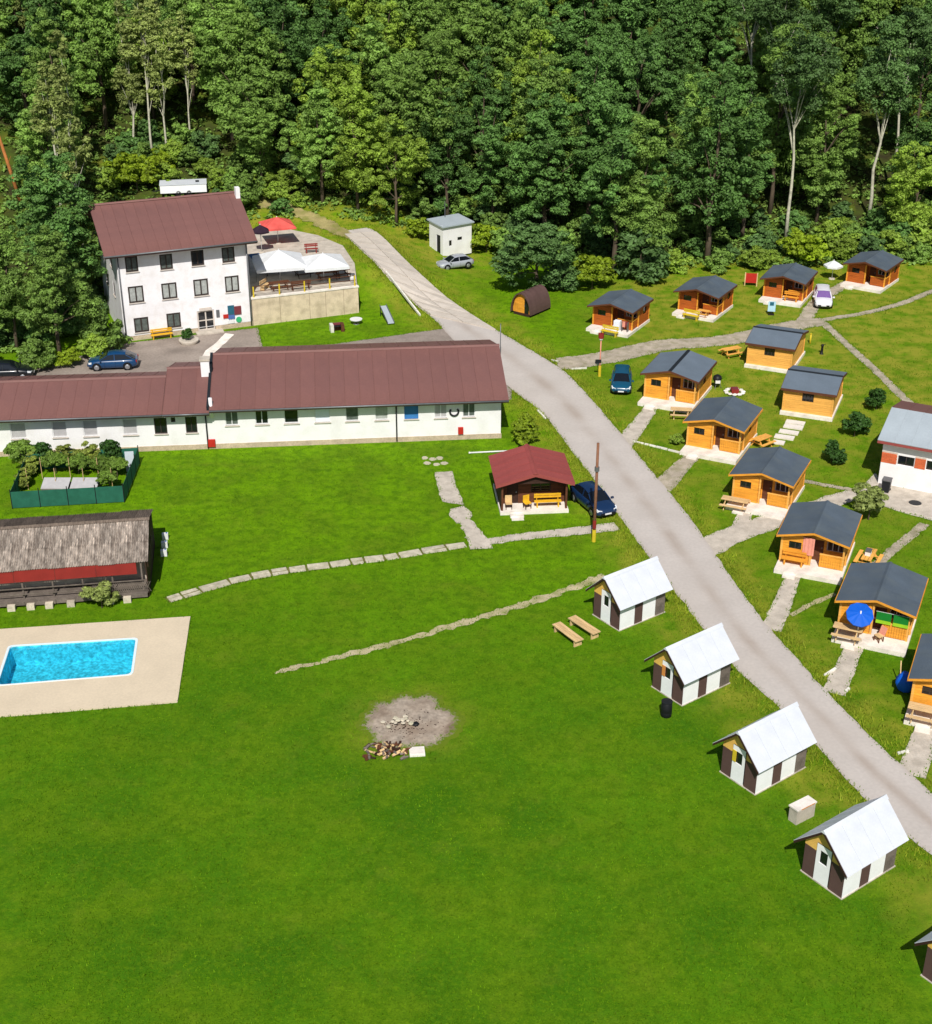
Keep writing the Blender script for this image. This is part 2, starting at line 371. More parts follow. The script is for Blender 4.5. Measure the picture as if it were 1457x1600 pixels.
Pb = lambda y: (lambda u, z, d: Vector((u, y-d, z)))
Pl = lambda x: (lambda u, z, d: Vector((x+d, u, z)))            # plane facing -x
Pr = lambda x: (lambda u, z, d: Vector((x-d, u, z)))
def window(parent, P, o, frame='frame_white', glass='glass_dark', th=.12, sill=True, mull=(1, 0), fw=.07, panem=None, label=None):
    u0, u1, z0, z1 = o; f = MB()
    d0, d1 = .05, th-.01
    for a, b, c, d in ((u0, u0+fw, z0, z1), (u1-fw, u1, z0, z1), (u0+fw, u1-fw, z0, z0+fw), (u0+fw, u1-fw, z1-fw, z1)): f.prism([(a, c), (b, c), (b, d), (a, d)], P, d0, d1)
    for k in range(mull[0]):
        u = u0+(u1-u0)*(k+1)/(mull[0]+1); f.prism([(u-fw*.45, z0+fw), (u+fw*.45, z0+fw), (u+fw*.45, z1-fw), (u-fw*.45, z1-fw)], P, d0+.005, d1)
    for k in range(mull[1]):
        z = z0+(z1-z0)*(k+1)/(mull[1]+1); f.prism([(u0+fw, z-fw*.35), (u1-fw, z-fw*.35), (u1-fw, z+fw*.35), (u0+fw, z+fw*.35)], P, d0+.01, d1)
    fo = f.build('window', frame, parent)
    if label: fo['label'] = label
    n = mull[0]+1
    for k in range(n):
        a = u0+(u1-u0)*k/n; b = u0+(u1-u0)*(k+1)/n
        MB().prism([(a+fw*.3, z0+fw*.5), (b-fw*.3, z0+fw*.5), (b-fw*.3, z1-fw*.5), (a+fw*.3, z1-fw*.5)], P, d1-.03, d1-.01).build('pane', panem or glass, fo)
    if sill: MB().prism([(u0-.06, z0-.07), (u1+.06, z0-.07), (u1+.06, z0), (u0-.06, z0)], P, -.1, .04).build('sill', 'sill', fo)
    return fo
# ================================================================== SETTING
EXCL = []                                           # world polygons kept free of grass
def resample(pts, step):
    out = []
    for i in range(len(pts)-1):
        a, b = Vector(pts[i]), Vector(pts[i+1]); n = max(1, int((b-a).length/step))
        out += [a+(b-a)*k/n for k in range(n)]
    out.append(Vector(pts[-1])); return out
def smooth_line(pts, it=2):
    for _ in range(it):
        q = [pts[0]]
        for a, b in zip(pts[:-1], pts[1:]): q += [a*.75+b*.25, a*.25+b*.75]
        q.append(pts[-1]); pts = q
    return pts
def jit(p, amp, k=1.3, sd=0):
    q = lambda f, s_: mnoise.noise((p.x*k*f, p.y*k*f, s_+sd)); return Vector((p.x+amp*(q(1, 3.1)+.8*q(3.1, 1.3)), p.y+amp*(q(1, 9.7)+.8*q(3.1, 5.2)), 0))
def strip_between(name, L, Rr, m, off, n=160, amp=.1, cols=6, parent=None):
    def even(pts, n):
        d = [0.]
        for a, b in zip(pts[:-1], pts[1:]): d.append(d[-1]+(b-a).length)
        out = []; k = 0
        for i in range(n):
            t = d[-1]*i/(n-1)
            while k < len(d)-2 and d[k+1] < t: k += 1
            f = (t-d[k])/max(1e-6, d[k+1]-d[k]); out.append(pts[k].lerp(pts[k+1], min(1, f)))
        return out
    A, B = even(L, n), even(Rr, n); b = MB(); el, er = [], []
    for i in range(n):
        a, c = jit(A[i], amp), jit(B[i], amp, sd=5); el.append(a); er.append(c)
        for j in range(cols+1):
            p = a.lerp(c, j/cols); b.v.append((p.x, p.y, hgt(p.x, p.y)+off))
    for i in range(n-1):
        for j in range(cols): k = i*(cols+1)+j; b.f.append((k, k+1, k+cols+2, k+cols+1))
    EXCL.append([(p.x, p.y) for p in el+er[::-1]])
    return b.build(name, m, parent)
def path(name, pxs, wd, m, off, amp=.08, step=.22, it=2, ground=True):
    c = smooth_line([Vector((*(G(*p) if len(p) == 2 else Vector(p)).xy, 0)) for p in pxs], it); c = resample(c, step); L, Rr = [], []
    for i, p in enumerate(c):
        d = (c[min(i+1, len(c)-1)]-c[max(i-1, 0)]).normalized(); nn = Vector((-d.y, d.x, 0)); ww = wd if not isinstance(wd, (tuple, list)) else wd[0]+(wd[1]-wd[0])*i/(len(c)-1)
        L.append(p+nn*ww/2); Rr.append(p-nn*ww/2)
    return struct(strip_between(name, L, Rr, m, off, n=max(8, len(c)), amp=amp, cols=2))
def poly_sheet(name, pts, m, off, amp=.06, step=.5, th=0, holes=()):
    P = [Vector((p[0], p[1], 0)) for p in pts]; P = resample(P+[P[0]], step)[:-1]; P = [jit(p, amp) for p in P]
    z = lambda p: hgt(p.x, p.y)+off
    b = MB(); loops = [[Vector((p.x, p.y, 0)) for p in P]]+[[Vector((p[0], p[1], 0)) for p in h] for h in holes]
    flat = [p for l in loops for p in l]; b.v = [(p.x, p.y, z(p)) for p in flat]
    for t in tessellate_polygon(loops):
        a, c, d = (flat[i] for i in t); b.f.append(t if (c-a).cross(d-a).z > 0 else t[::-1])
    if th:
        k = 0
        for l in loops:
            n = len(l); base = len(b.v); b.v += [(p.x, p.y, z(p)-th) for p in l]
            for i in range(n): j = (i+1) % n; b.f.append((k+i, base+i, base+j, k+j))
            k += n
    EXCL.append([(p.x, p.y) for p in P]); return b.build(name, m)
px2 = lambda L: [tuple(G(*p).xy) for p in L]

# ---- main road
NEDGE0 = 0
RE = [(572, 356), (590, 362), (640, 415), (700, 465), (760, 507), (800, 530), (860, 565), (895, 590), (960, 665), (1010, 727), (1075, 803), (1110, 855), (1165, 935), (1205, 985), (1250, 1035), (1300, 1090), (1360, 1150), (1420, 1207), (1457, 1242), (1600, 1375), (1800, 1560)]
LE = [(530, 362), (545, 373), (590, 420), (640, 465), (682, 500), (705, 530), (760, 570), (800, 610), (850, 645), (890, 700), (935, 757), (965, 803), (1002, 855), (1055, 925), (1105, 990), (1152, 1050), (1208, 1095), (1268, 1155), (1330, 1228), (1395, 1290), (1457, 1335), (1600, 1470), (1800, 1650)]
toV = lambda L: smooth_line([Vector((*G(*p).xy, 0)) for p in L])
ROADL, ROADR = toV(LE), toV(RE)
road = struct(strip_between('road', ROADL, ROADR, 'road_surface', .03, n=260, amp=.09, cols=16))
at_ = road.data.attributes.new('track', 'FLOAT', 'POINT'); at_.data.foreach_set('value', np.tile([.75*math.exp(-((j/16-.52)/.1)**2)+.5*math.exp(-(min(j, 16-j)/16/.05)**2) for j in range(17)], 260).astype(np.float32))
ROADMID = [(a+b)/2 for a, b in zip(resample(ROADL, 4)[::1], resample(ROADR, 4))]
# concrete slabs of the upper end of the road, with open joints
rl, rr = toV(LE[:6]), toV(RE[:7])
def along(pts, t):
    d = [0.]
    for a, b in zip(pts[:-1], pts[1:]): d.append(d[-1]+(b-a).length)
    q = t*d[-1]; k = 0
    while k < len(d)-2 and d[k+1] < q: k += 1
    return pts[k].lerp(pts[k+1], (q-d[k])/max(1e-6, d[k+1]-d[k]))
NSL = 11
for i in range(NSL):
    for sd in (0, 1):
        t0, t1 = .05+.72*i/NSL, .05+.72*(i+1)/NSL-.006; c = []
        for t, f in ((t0, .03+.48*sd), (t0, .03+.48*sd+.465), (t1, .03+.48*sd+.465), (t1, .03+.48*sd)):
            p = along(rl, t).lerp(along(rr, t), f); c.append(Vector((p.x, p.y, hgt(p.x, p.y)+.15+random.random()*.012)))
        o = MB().hexa([p-Vector((0, 0, .2)) for p in c]+c).build('slab', 'road_slab', road)
# ---- yard behind the long building
poly = px2([(705, 512), (640, 521), (520, 538), (412, 546), (403, 512), (300, 524), (200, 536), (140, 552), (60, 576), (-80, 596), (-80, 640), (300, 630), (800, 625), (800, 590), (760, 560)])
struct(poly_sheet('yard', poly, 'yard_asphalt', .012, .1))
# ---- paths
path('lane', [(870, 568), (900, 567), (960, 556), (1040, 537), (1100, 536), (1165, 527), (1225, 510), (1290, 502)], (3.0, 2.2), 'gravel', .016, .2)
path('path', [(1285, 500), (1350, 490), (1405, 476), (1440, 462), (1500, 438)], .8, 'gravel', .020, .12)
path('path', [(1290, 508), (1325, 540), (1365, 575), (1417, 628), (1450, 650)], .8, 'gravel', .020, .12)
path('path', [(1255, 505), (1275, 470), (1330, 440)], 1.4, 'gravel', .024, .15)
path('path', [(968, 700), (985, 680), (1005, 655), (1022, 632)], (1.7, 1.1), 'concrete', .016, .1)
path('path', [(1030, 765), (1050, 745), (1072, 722), (1090, 706)], (1.8, 1.1), 'gravel', .016, .1)
path('path', [(1095, 862), (1130, 842), (1165, 828), (1210, 815), (1260, 798), (1310, 780), (1350, 768)], (2.2, 1.5), 'concrete', .016, .12)
path('path', [(1150, 835), (1160, 815), (1168, 790)], 1.1, 'concrete', .020, .1)
path('path', [(1205, 985), (1218, 955), (1232, 920), (1243, 893)], (1.3, .9), 'concrete', .016, .08)
path('path', [(1303, 1084), (1315, 1058), (1327, 1030), (1340, 1003)], (1.3, 1.0), 'concrete', .016, .08)
path('path', [(1425, 1212), (1435, 1180), (1446, 1145), (1455, 1112)], (1.5, 1.1), 'concrete', .016, .08)
path('path', [(1257, 752), (1300, 760), (1342, 768)], .5, 'gravel', .024, .1)
path('path', [(1445, 818), (1420, 840), (1385, 868), (1355, 895)], .7, 'gravel', .016, .1)
path('trail', [(1235, 962), (1265, 945), (1305, 928)], .35, 'dirt', .016, .12)
path('path', [(965, 822), (920, 828), (860, 834), (800, 840), (748, 850)], (1.2, .9), 'concrete', .016, .12)
path('trail', [(398, 316), (440, 322), (485, 338), (530, 360), (552, 372)], (2.2, 1.8), 'dry_track', .05, .5)
path('trail', [(945, 900), (900, 917), (850, 935), (750, 965), (650, 996), (550, 1022), (430, 1052)], (.75, .35), 'dirt', .016, .22)
path('path', [(752, 858), (740, 832), (725, 812)], (1.5, .9), 'concrete', .020, .16)
struct(poly_sheet('concrete_pad', px2([(679, 738), (707, 736), (714, 762), (727, 790), (692, 784), (684, 762)]), 'concrete', .02, .1))
struct(poly_sheet('concrete_pad', px2([(704, 796), (724, 790), (737, 800), (734, 818), (714, 818), (702, 806)]), 'concrete', .024, .1))
struct(poly_sheet('concrete_yard', px2([(1342, 772), (1352, 756), (1368, 738), (1376, 752), (1420, 762), (1540, 785), (1560, 850), (1457, 814), (1400, 798), (1358, 782)]), 'concrete', .02, .06))
# stepping slabs across the lawn
SPX = [(728, 851), (660, 862), (600, 872), (500, 885), (430, 894), (370, 906), (320, 920), (262, 938)]
sp = path('slab_path', SPX, .74, 'soil', .012, .2)
line = resample(smooth_line([Vector((*G(*p).xy, 0)) for p in SPX]), .2)
i = 0; rg = random.Random(3)
while i+4 < len(line):
    n = rg.randint(4, 7); j = min(i+n, len(line)-1); p, q = line[i], line[j]; d = (q-p).normalized(); nn = Vector((-d.y, d.x, 0)); ln = (q-p).length-.07
    two = rg.random() < .55; wds = [(-.4, -.02), (.02, .4)] if two else [(-.38, .38)]
    for a, c in wds:
        cs = [p+d*(.02+rg.random()*.06)+nn*(a+rg.uniform(-.05, .05)), p+d*(ln-rg.random()*.06)+nn*(a+rg.uniform(-.05, .05)), p+d*(ln-rg.random()*.06)+nn*(c+rg.uniform(-.05, .05)), p+d*(.02+rg.random()*.06)+nn*(c+rg.uniform(-.05, .05))]
        z = .035+rg.random()*.02; cs = [Vector((v.x, v.y, z)) for v in cs]
        MB().hexa([v-Vector((0, 0, .08)) for v in cs]+cs).build('slab', 'slab', sp)
        EXCL.append([(v.x, v.y) for v in cs])
    i = j
# flat stones at the head of the pad path
for k, (x, y) in enumerate([(664, 716), (676, 718), (688, 716), (668, 724), (682, 726), (694, 724)]):
    p = G(x, y); pts = [Vector((.32*math.cos(a)*rg.uniform(.7, 1.1), .32*math.sin(a)*rg.uniform(.7, 1.1), 0)) for a in np.linspace(0, 6.28, 7)[:-1]]
    b = MB(); n = 6; b.v = [(v.x, v.y, -.03) for v in pts]+[(v.x*.92, v.y*.92, .05) for v in pts]; b.f = [tuple(range(n, 2*n))]+[(q, (q+1) % n, n+(q+1) % n, n+q) for q in range(n)]
    tag(b.build('flat_stone', 'slab', None, loc=p), 'flat pale stone lying in the grass at the head of the concrete pad path', 'stone', 'flat stones at the head of the pad path')
# ---- kerb stones along the road
KP = [((990, 690), (1082, 713)), ((840, 641), (857, 660)), ((862, 563), (872, 566)), ((893, 577), (917, 576)), ((1289, 1056), (1306, 1046)), ((1403, 1178), (1420, 1175)), ((600, 420), (660, 497)), ((1322, 1081), (1327, 1077))]
for k, (a, b) in enumerate(KP):
    a, b = G(*a), G(*b); d = (b-a).xy.length; n = max(1, int(d/1.0)); ya = math.atan2(b.y-a.y, b.x-a.x); a.z -= .02
    kb = MB().box(0, .9 if n > 1 else d, -.07, .07, -.1, .11).build('kerb', 'stone_white', None, loc=a); kb.rotation_euler = (0, math.atan2(-(b.z-a.z+.02), d), ya); struct(kb)
    for q in range(1, n): MB().box(q*1.0, q*1.0+.9+.04*(q % 2), -.07, .07, -.1, .105+.01*(q % 3)).build('kerb_stone', 'stone_white', kb)
# ---- pool and deck
dk = [at(298, 965), at(278, 1098), at(0, 1122), at(0, 985)]
u = (dk[3]-dk[0]).normalized(); dk[2] = dk[2]+u*4; dk[3] = dk[3]+u*4
PTL, PTR, PBR, PBL = at(17, 1012), at(213, 1000), at(205, 1056), at(-3, 1073)
def rounded(c, r, n=5):
    out = []
    for i in range(4):
        p, a, b = c[i], c[i-1], c[(i+1) % 4]; s, e = p+(a-p).normalized()*r, p+(b-p).normalized()*r
        for k in range(n+1): t = k/n; out.append(s*(1-t)**2+p*2*t*(1-t)+e*t*t)
    return out
pool = rounded([PTL, PTR, PBR, PBL], .32); pc = sum((p for p in pool), Vector())/len(pool)
grow = lambda L, d: [p+(p-pc).normalized()*d for p in L]
deck = poly_sheet('pool_deck', [(p.x, p.y) for p in dk], 'deck', .1, .01, 1.0, th=.2, holes=[[(p.x, p.y) for p in grow(pool, .15)]]); struct(deck)
pt = thing('swimming_pool', 'rectangular blue swimming pool with white rim in a beige deck', 'pool', pc)
b = MB(); n = len(pool); lo = [p-pc for p in pool]
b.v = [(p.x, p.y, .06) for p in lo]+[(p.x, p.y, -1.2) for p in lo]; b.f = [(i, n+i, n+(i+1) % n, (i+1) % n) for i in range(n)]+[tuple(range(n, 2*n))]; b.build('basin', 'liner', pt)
g = [p-pc for p in grow(pool, .155)]; b = MB(); b.v = [(p.x, p.y, .06) for p in lo]+[(p.x, p.y, .13) for p in lo]+[(p.x, p.y, .13) for p in g]+[(p.x, p.y, .05) for p in g]
for k in range(3): b.f += [(k*n+i, k*n+(i+1) % n, (k+1)*n+(i+1) % n, (k+1)*n+i) for i in range(n)]
b.build('rim', 'coping', pt)
b = MB(); b.v = [(p.x, p.y, -.02) for p in lo]; b.f = [tuple(range(n))[::-1]]; b.build('water', 'pool_water', pt)
# ---- bonfire place
fc = G(638, 1128); b = MB(); rg = random.Random(5); n = 110; ring = []
b.v.append((0, 0, .09))
for f, zz in ((.3, .10), (.6, .07), (.8, .03), (1., .012)):
    for i in range(n):
        a = 6.2832*i/n; r = 2.7*f*(1+.2*mnoise.noise((math.cos(a)*1.6, math.sin(a)*1.6, 4)))+.3*f*mnoise.noise((math.cos(a)*4, math.sin(a)*4, 1))+.16*f*mnoise.noise((math.cos(a)*17, math.sin(a)*17, 7)); b.v.append((r*1.02*math.cos(a), r*1.1*math.sin(a), zz+.05*mnoise.noise((r*math.cos(a), r*math.sin(a), 0))*(f < 1)))
b.f = [(0, 1+i, 1+(i+1) % n) for i in range(n)]
for k in range(3): b.f += [(1+k*n+i, 1+(k+1)*n+i, 1+(k+1)*n+(i+1) % n, 1+k*n+(i+1) % n) for i in range(n)]
ash = struct(b.build('bonfire_ash', 'ash', None, True, loc=fc)); EXCL.append([(fc.x+b.v[1+2*n+i][0], fc.y+b.v[1+2*n+i][1]) for i in range(n)])
at_ = ash.data.attributes.new('fade', 'FLOAT', 'POINT'); at_.data.foreach_set('value', np.array([0.]+[0.]*n+[.08]*n+[.42]*n+[.95]*n, dtype=np.float32))
def rock(b, c, r, rg, fl=.7):
    k = len(b.v); n = 7
    for z, q in ((-.5, .75), (.1, 1.), (.55, .6)):
        for i in range(n): a = 6.2832*i/n+rg.random()*.3; rr = r*q*rg.uniform(.8, 1.15); b.v.append((c[0]+rr*math.cos(a), c[1]+rr*math.sin(a), c[2]+z*r*fl))
    for z in range(2): b.f += [(k+z*n+i, k+z*n+(i+1) % n, k+(z+1)*n+(i+1) % n, k+(z+1)*n+i) for i in range(n)]
    b.f.append(tuple(k+2*n+i for i in range(n)))
    return b
NEDGE1 = len(EXCL)
hp = thing('stone_heap', 'heap of pale stones and burnt wood in the middle of the ash patch', 'stone heap', G(622, 1133))
for i in range(16):
    a, r = rg.random()*6.28, rg.random()*.75
    rock(MB(), (r*math.cos(a)*1.2, r*math.sin(a), .12+.22*(1-r/.8)), rg.uniform(.1, .18), rg).build('stone', 'stone' if i % 3 else 'slab', hp)
cb = MB()
for k in range(170):
    x, y = rg.gauss(.1, .75), rg.gauss(-.5, .6); r = math.hypot(x, y); q = rg.uniform(.015, .05)
    if r > 2: continue
    cb.obox((x, y, .1*(1-r/2.4)+.03), (q*1.8, q, q), rg.random()*3, rg.random(), rg.random())
tag(cb.build('charcoal_bits', 'wood_dark', None, loc=fc), 'scattered charcoal and burnt twigs in the ash patch', 'charcoal', kind='stuff')
lg = G(650, 1135); tag(rock(MB(), (0, 0, .15), .22, rg).build('charred_stump', 'black', None, loc=lg), 'small black charred stump in the grey ash patch', 'stump')
fw = thing('firewood_pile', 'pile of split yellow brown firewood at the lower edge of the ash patch', 'firewood', G(606, 1176))
for i in range(70):
    a = rg.random()*3.14; x, y = rg.gauss(0, .55), rg.gauss(0, .34); x = max(-1.1, min(1.1, x)); y = max(-.6, min(.6, y))
    MB().obox((x, y, .06+.22*max(0, 1-math.hypot(x, y*1.5))+rg.random()*.06), (rg.uniform(.28, .45), rg.uniform(.07, .13), rg.uniform(.06, .11)), a, rg.random()*.6, rg.uniform(-.3, .3)).build('log', ('wood_pale', 'wood_brown', 'wood_grey', 'wood_dark')[i % 4], fw)
sg = G(652, 1176); t = thing('stone_slab', 'square whitish slab lying beside the firewood pile', 'slab', sg, R(6))
MB().box(-.4, .4, -.36, .36, 0, .12).build('slab_body', 'stone_white', t); MB().box(-.33, .33, -.3, .3, .12, .15).build('slab_top', 'concrete_pale', t)

# ---- ground sheet with the wooded hill behind
xs = np.concatenate([np.linspace(-900, -110, 12), np.arange(-100, -32.4, 1.25), np.arange(-32, -14.1, .4), np.arange(-13, 100.1, 1.25), np.linspace(110, 900, 12)])
ys = np.concatenate([np.linspace(-700, -20, 10), np.arange(-10, 59.9, 1.25), np.arange(60, 75.1, .4), np.arange(76, 235, 1.25), np.linspace(245, 1500, 14)])
X, Y = np.meshgrid(xs, ys); nx, ny = len(xs), len(ys)
sm = lambda t: (lambda q: q*q*(3-2*q))(np.clip(t, 0, 1))
T = np.maximum(0, Y-151); Z = 2.5*sm((Y-131.5)/9)*sm((1-X)/12)+.46*T*T/(T+14); Z = np.where(Y > 245, np.minimum(Z, 44+0*Z), Z)
# hollow out the pool basin
def inside(poly, X, Y):
    poly = np.array(poly); r = np.zeros(X.shape, bool); n = len(poly); j = n-1
    for i in range(n):
        xi, yi = poly[i]; xj, yj = poly[j]
        c = ((yi > Y) != (yj > Y)) & (X < (xj-xi)*(Y-yi)/(yj-yi+1e-12)+xi); r ^= c; j = i
    return r
Z = np.where(inside([(p.x, p.y) for p in grow(pool, .7)], X, Y), -1.6, Z)
def forest_front(x):                                # where the wood begins, for a given x
    return np.interp(x, [-60, -42, -36, -31, -27, -14, -9, 0, 6, 10, 40, 60], [117, 119, 128, 148, 158, 158, 157, 158, 150, 149, 150, 151])
lit = sm((Y-forest_front(X))/5+.3)
mid = np.array([(p.x, p.y) for p in ROADMID]); D = np.full(X.shape, 99.)
for p in mid: D = np.minimum(D, np.hypot(X-p[0], Y-p[1]))
dry = .62*np.clip(1.2-np.abs(D-3.2)/2.2, 0, 1)
dry = np.maximum(dry, np.clip(1-np.hypot((X-fc.x)/1., (Y-fc.y)/1.)/4.2, 0, .8))
dry = np.maximum(dry, .75*np.clip((X+Y*.0-9)/10, 0, 1)*np.clip((Y-70)/40, 0, 1))
dry = np.maximum(dry, .8*np.clip((Y-138)/10, 0, 1)*np.clip((8-X)/10, 0, 1))
me = bpy.data.meshes.new('ground'); idx = np.arange(nx*ny).reshape(ny, nx)
V = np.stack([X, Y, Z], -1).reshape(-1, 3); F = np.stack([idx[:-1, :-1], idx[:-1, 1:], idx[1:, 1:], idx[1:, :-1]], -1).reshape(-1, 4)
me.vertices.add(len(V)); me.vertices.foreach_set('co', V.astype(np.float32).ravel())
me.loops.add(F.size); me.loops.foreach_set('vertex_index', F.astype(np.int32).ravel())
me.polygons.add(len(F)); me.polygons.foreach_set('loop_start', np.arange(0, F.size, 4, dtype=np.int32)); me.polygons.foreach_set('use_smooth', np.ones(len(F), bool))
me.update(calc_edges=True)
sunny = np.clip((Y-64)/22, 0, 1)*np.clip((16-X)/8, .45, 1)*(1-lit)  # sunlit brightening of the further lawn, put into the grass colour
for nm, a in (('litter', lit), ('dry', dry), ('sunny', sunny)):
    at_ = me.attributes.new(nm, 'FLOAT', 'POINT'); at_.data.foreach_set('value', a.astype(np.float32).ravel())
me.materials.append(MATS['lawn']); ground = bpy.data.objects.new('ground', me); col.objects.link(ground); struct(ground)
def hgtv(x, y):
    T = np.maximum(0, y-151); return 2.5*sm((y-131.5)/9)*sm((1-x)/12)+.46*T*T/(T+14)
def fast_mesh(name, V, k, m):                       # V: (n*k,3), faces of k corners in a row
    me = bpy.data.meshes.new(name); n = len(V)//k
    me.vertices.add(len(V)); me.vertices.foreach_set('co', V.astype(np.float32).ravel())
    me.loops.add(n*k); me.loops.foreach_set('vertex_index', np.arange(n*k, dtype=np.int32))
    me.polygons.add(n); me.polygons.foreach_set('loop_start', np.arange(0, n*k, k, dtype=np.int32)); me.update(calc_edges=True); me.materials.append(MATS[m]); return me
# ================================================================== BUILDINGS
def roof_panels(parent, P, u0, u1, n, m, d0=0., d1=1., seam=.025):
    """n metal sheets side by side; P(u,t) gives a point of the slope (t 0 eave .. 1 ridge); each sheet has a raised seam"""
    w_ = (u1-u0)/n; nrm = (P(1, 0)-P(0, 0)).cross(P(0, 1)-P(0, 0)).normalized()
    if nrm.z < 0: nrm = -nrm
    o0 = P(u0, d0); b = MB()
    for a, c, h0, h1 in ((.004, w_-.002, 0, .05), (.004, .035, .05, .05+seam)):
        q = [P(u0+a, d0)-o0, P(u0+c, d0)-o0, P(u0+c, d1)-o0, P(u0+a, d1)-o0]
        b.hexa([p+nrm*h0 for p in q]+[p+nrm*h1 for p in q])
    me = b.mesh('roof_panel'); me.materials.append(MATS[m])
    for k in range(n): obj_of(me, 'roof_panel', parent, P(u0+k*w_, d0))
def slope_fn(x0, y0, z0, y1, z1): return lambda u, t: Vector((u, y0+(y1-y0)*t, z0+(z1-z0)*t))

# ---- three-storey house -------------------------------------------------------------------------
hf = Fr((-31.4, 123.1, 0), 22); HL, HD, HH = 12.0, 11.0, 8.45
house = thing('house', 'three-storey white house with a brownish red sheet metal roof beside the forest', 'house', hf.o, hf.yaw)
rows = [[(196, 401, 216, 425), (250, 397, 270, 421), (299, 391, 319, 415), (347, 386, 367, 410)], [(201, 447, 225, 473), (253, 442, 277, 467), (303, 436, 326, 462), (352, 431, 374, 456)], [(210, 496, 233, 519), (261, 489, 283, 512)]]
wins = [hf.rect(*r) for row in rows for r in row]; dr = hf.rect(309, 485, 336, 517); dr = (dr[0], dr[1], .12, dr[3])
MB().wall(Pf(0), 0, HL, .45, HH, wins+[(dr[0], dr[1], .45, dr[3])], .18).build('front_wall', 'render', house)
MB().wall(Pf(-.03), 0-.03, dr[0]-.02, 0, .45, [], .1).wall(Pf(-.03), dr[1]+.02, HL+.03, 0, .45, []).build('plinth', 'plinth', house)
for i, wn in enumerate(wins):
    window(house, Pf(0), wn, 'frame_dark', 'glass_dark', .14, True, (1, 0), .13, panem=(None, 'curtain_pane', 'curtain_dim')[0 if i in (2,) else 2 if i < 4 or i > 7 else 1])  # top row takes dim panes: eave shadow put into their colour
sw = [(3, 4, 6.2, 7.4), (7, 8, 6.2, 7.4), (3, 4, 3.4, 4.7), (7, 8, 3.4, 4.7)]
gab = lambda b, P: b.add([P(0, HH, 0), P(HD, HH, 0), P(HD/2, HH+2.75, 0)], [(0, 1, 2)])
gab(MB().wall(Pl(0), 0, HD, 0, HH, sw), Pl(0)).build('side_wall', 'render', house)
for wn in sw: window(house, Pl(0), wn, 'frame_dark')
gab(MB().wall(Pr(HL), 0, HD, 0, HH, []), Pr(HL)).build('side_wall', 'render', house)
MB().wall(Pb(HD), 0, HL, 0, HH, []).build('back_wall', 'render', house)
dw = window(house, Pf(0), (dr[0], dr[1], .12, dr[3]), 'sill', 'glass_dark', .16, False, (1, 1), .13); dw.name = 'door'
MB().box(dr[0]+.25, dr[1]-.25, -.12, -.02, dr[3]+.02, dr[3]+.3).build('door_lamp_board', 'sill', house)
MB().box(dr[0]-.3, dr[1]+.6, -1.0, 0, 0, .14).build('door_step', 'concrete', house)
rp = slope_fn(0, -1.1, HH-.06, HD/2, HH+2.95); rp2 = slope_fn(0, HD+.5, HH-.02, HD/2, HH+2.95)
roof_panels(house, rp, -1.15, HL+.75, 14, 'roof_red'); roof_panels(house, rp2, -1.15, HL+.75, 14, 'roof_red')
MB().prism([(-.16, -.05), (.16, -.05), (.07, .08), (-.07, .08)], lambda u, z, d: Vector((d, HD/2+u, HH+3.05+z)), -1.2, HL+.8).build('ridge_cap', 'roof_red', house)
MB().box(-1.15, HL+.75, -1.08, -.98, HH-.26, HH-.09).box(-1.1, HL+.7, -.97, -.02, HH-.14, HH-.1).build('soffit', 'roof_red', house)
g = MB().tube([(-1.15, -1.18, HH-.06), (HL+.75, -1.18, HH-.06)], .08, 8); g.build('gutter', 'metal_grey', house, True)
MB().tube([(HL-.12, -.12, HH-.2), (HL-.12, -.12, .1)], .06, 8).build('downpipe', 'metal_grey', house, True)
MB().tube([(.12, -.12, HH-.2), (.12, -.12, .1)], .06, 8).build('downpipe', 'metal_grey', house, True)
for (x, y, m1) in ((HL*.2, .12, 0),): MB().box(HL+.35, HL+.75, 4.6, 5.2, HH+2.4, HH+3.6).build('vent_pipe', 'render', house)
for (r, m_) in (((356, 477, 366, 491), 'teal'), ((366, 478, 377, 491), 'maroon'), ((349, 491, 357, 497), 'red'), ((357, 492, 367, 498), 'blue_sign'), ((338, 484, 343, 495), 'metal_grey'), ((356, 500, 366, 505), 'frame_white')):
    a = hf.rect(*r); MB().box(a[0], a[1], -.09, -.03, a[2], a[3]).build('sign_board', m_, house)
a = hf.rect(369, 495, 378, 503); MB().lathe([(0, -.07), ((a[1]-a[0])/2, -.07), ((a[1]-a[0])/2, -.02)], 18, ((a[0]+a[1])/2, 0, (a[2]+a[3])/2), 'y').build('round_sign', 'green_sign', house)

# ---- long low building ---------------------------------------------------------------------------
lf = Fr((-19.3, 98.9, 0), 5.3)
lb = thing('long_building', 'long low white building with brownish red roof and a row of windows', 'building', lf.o, lf.yaw)
RL, RD, RH = 22.1, 12.0, 3.6; LL, LD, LH = 21.0, 7.4, 3.4; ML, MD = 3.6, 9.4
pxw = [(352, 644, 373, 668), (399, 643, 420, 666), (444, 640, 467, 662), (492, 638, 516, 662), (540, 635, 561, 657), (586, 632, 607, 655), (632, 630, 654, 654), (679, 628, 699, 650), (723, 626, 743, 648)]
wr = [lf.rect(*r) for r in pxw]; zs0 = sum(q[2] for q in wr)/len(wr); zs1 = min(RH-.35, sum(q[3] for q in wr)/len(wr)); wr = [(q[0], q[1], zs0, zs1) for q in wr]
MB().wall(Pf(0), 0, RL, .4, RH, wr, .16).build('front_wall', 'render_white', lb)
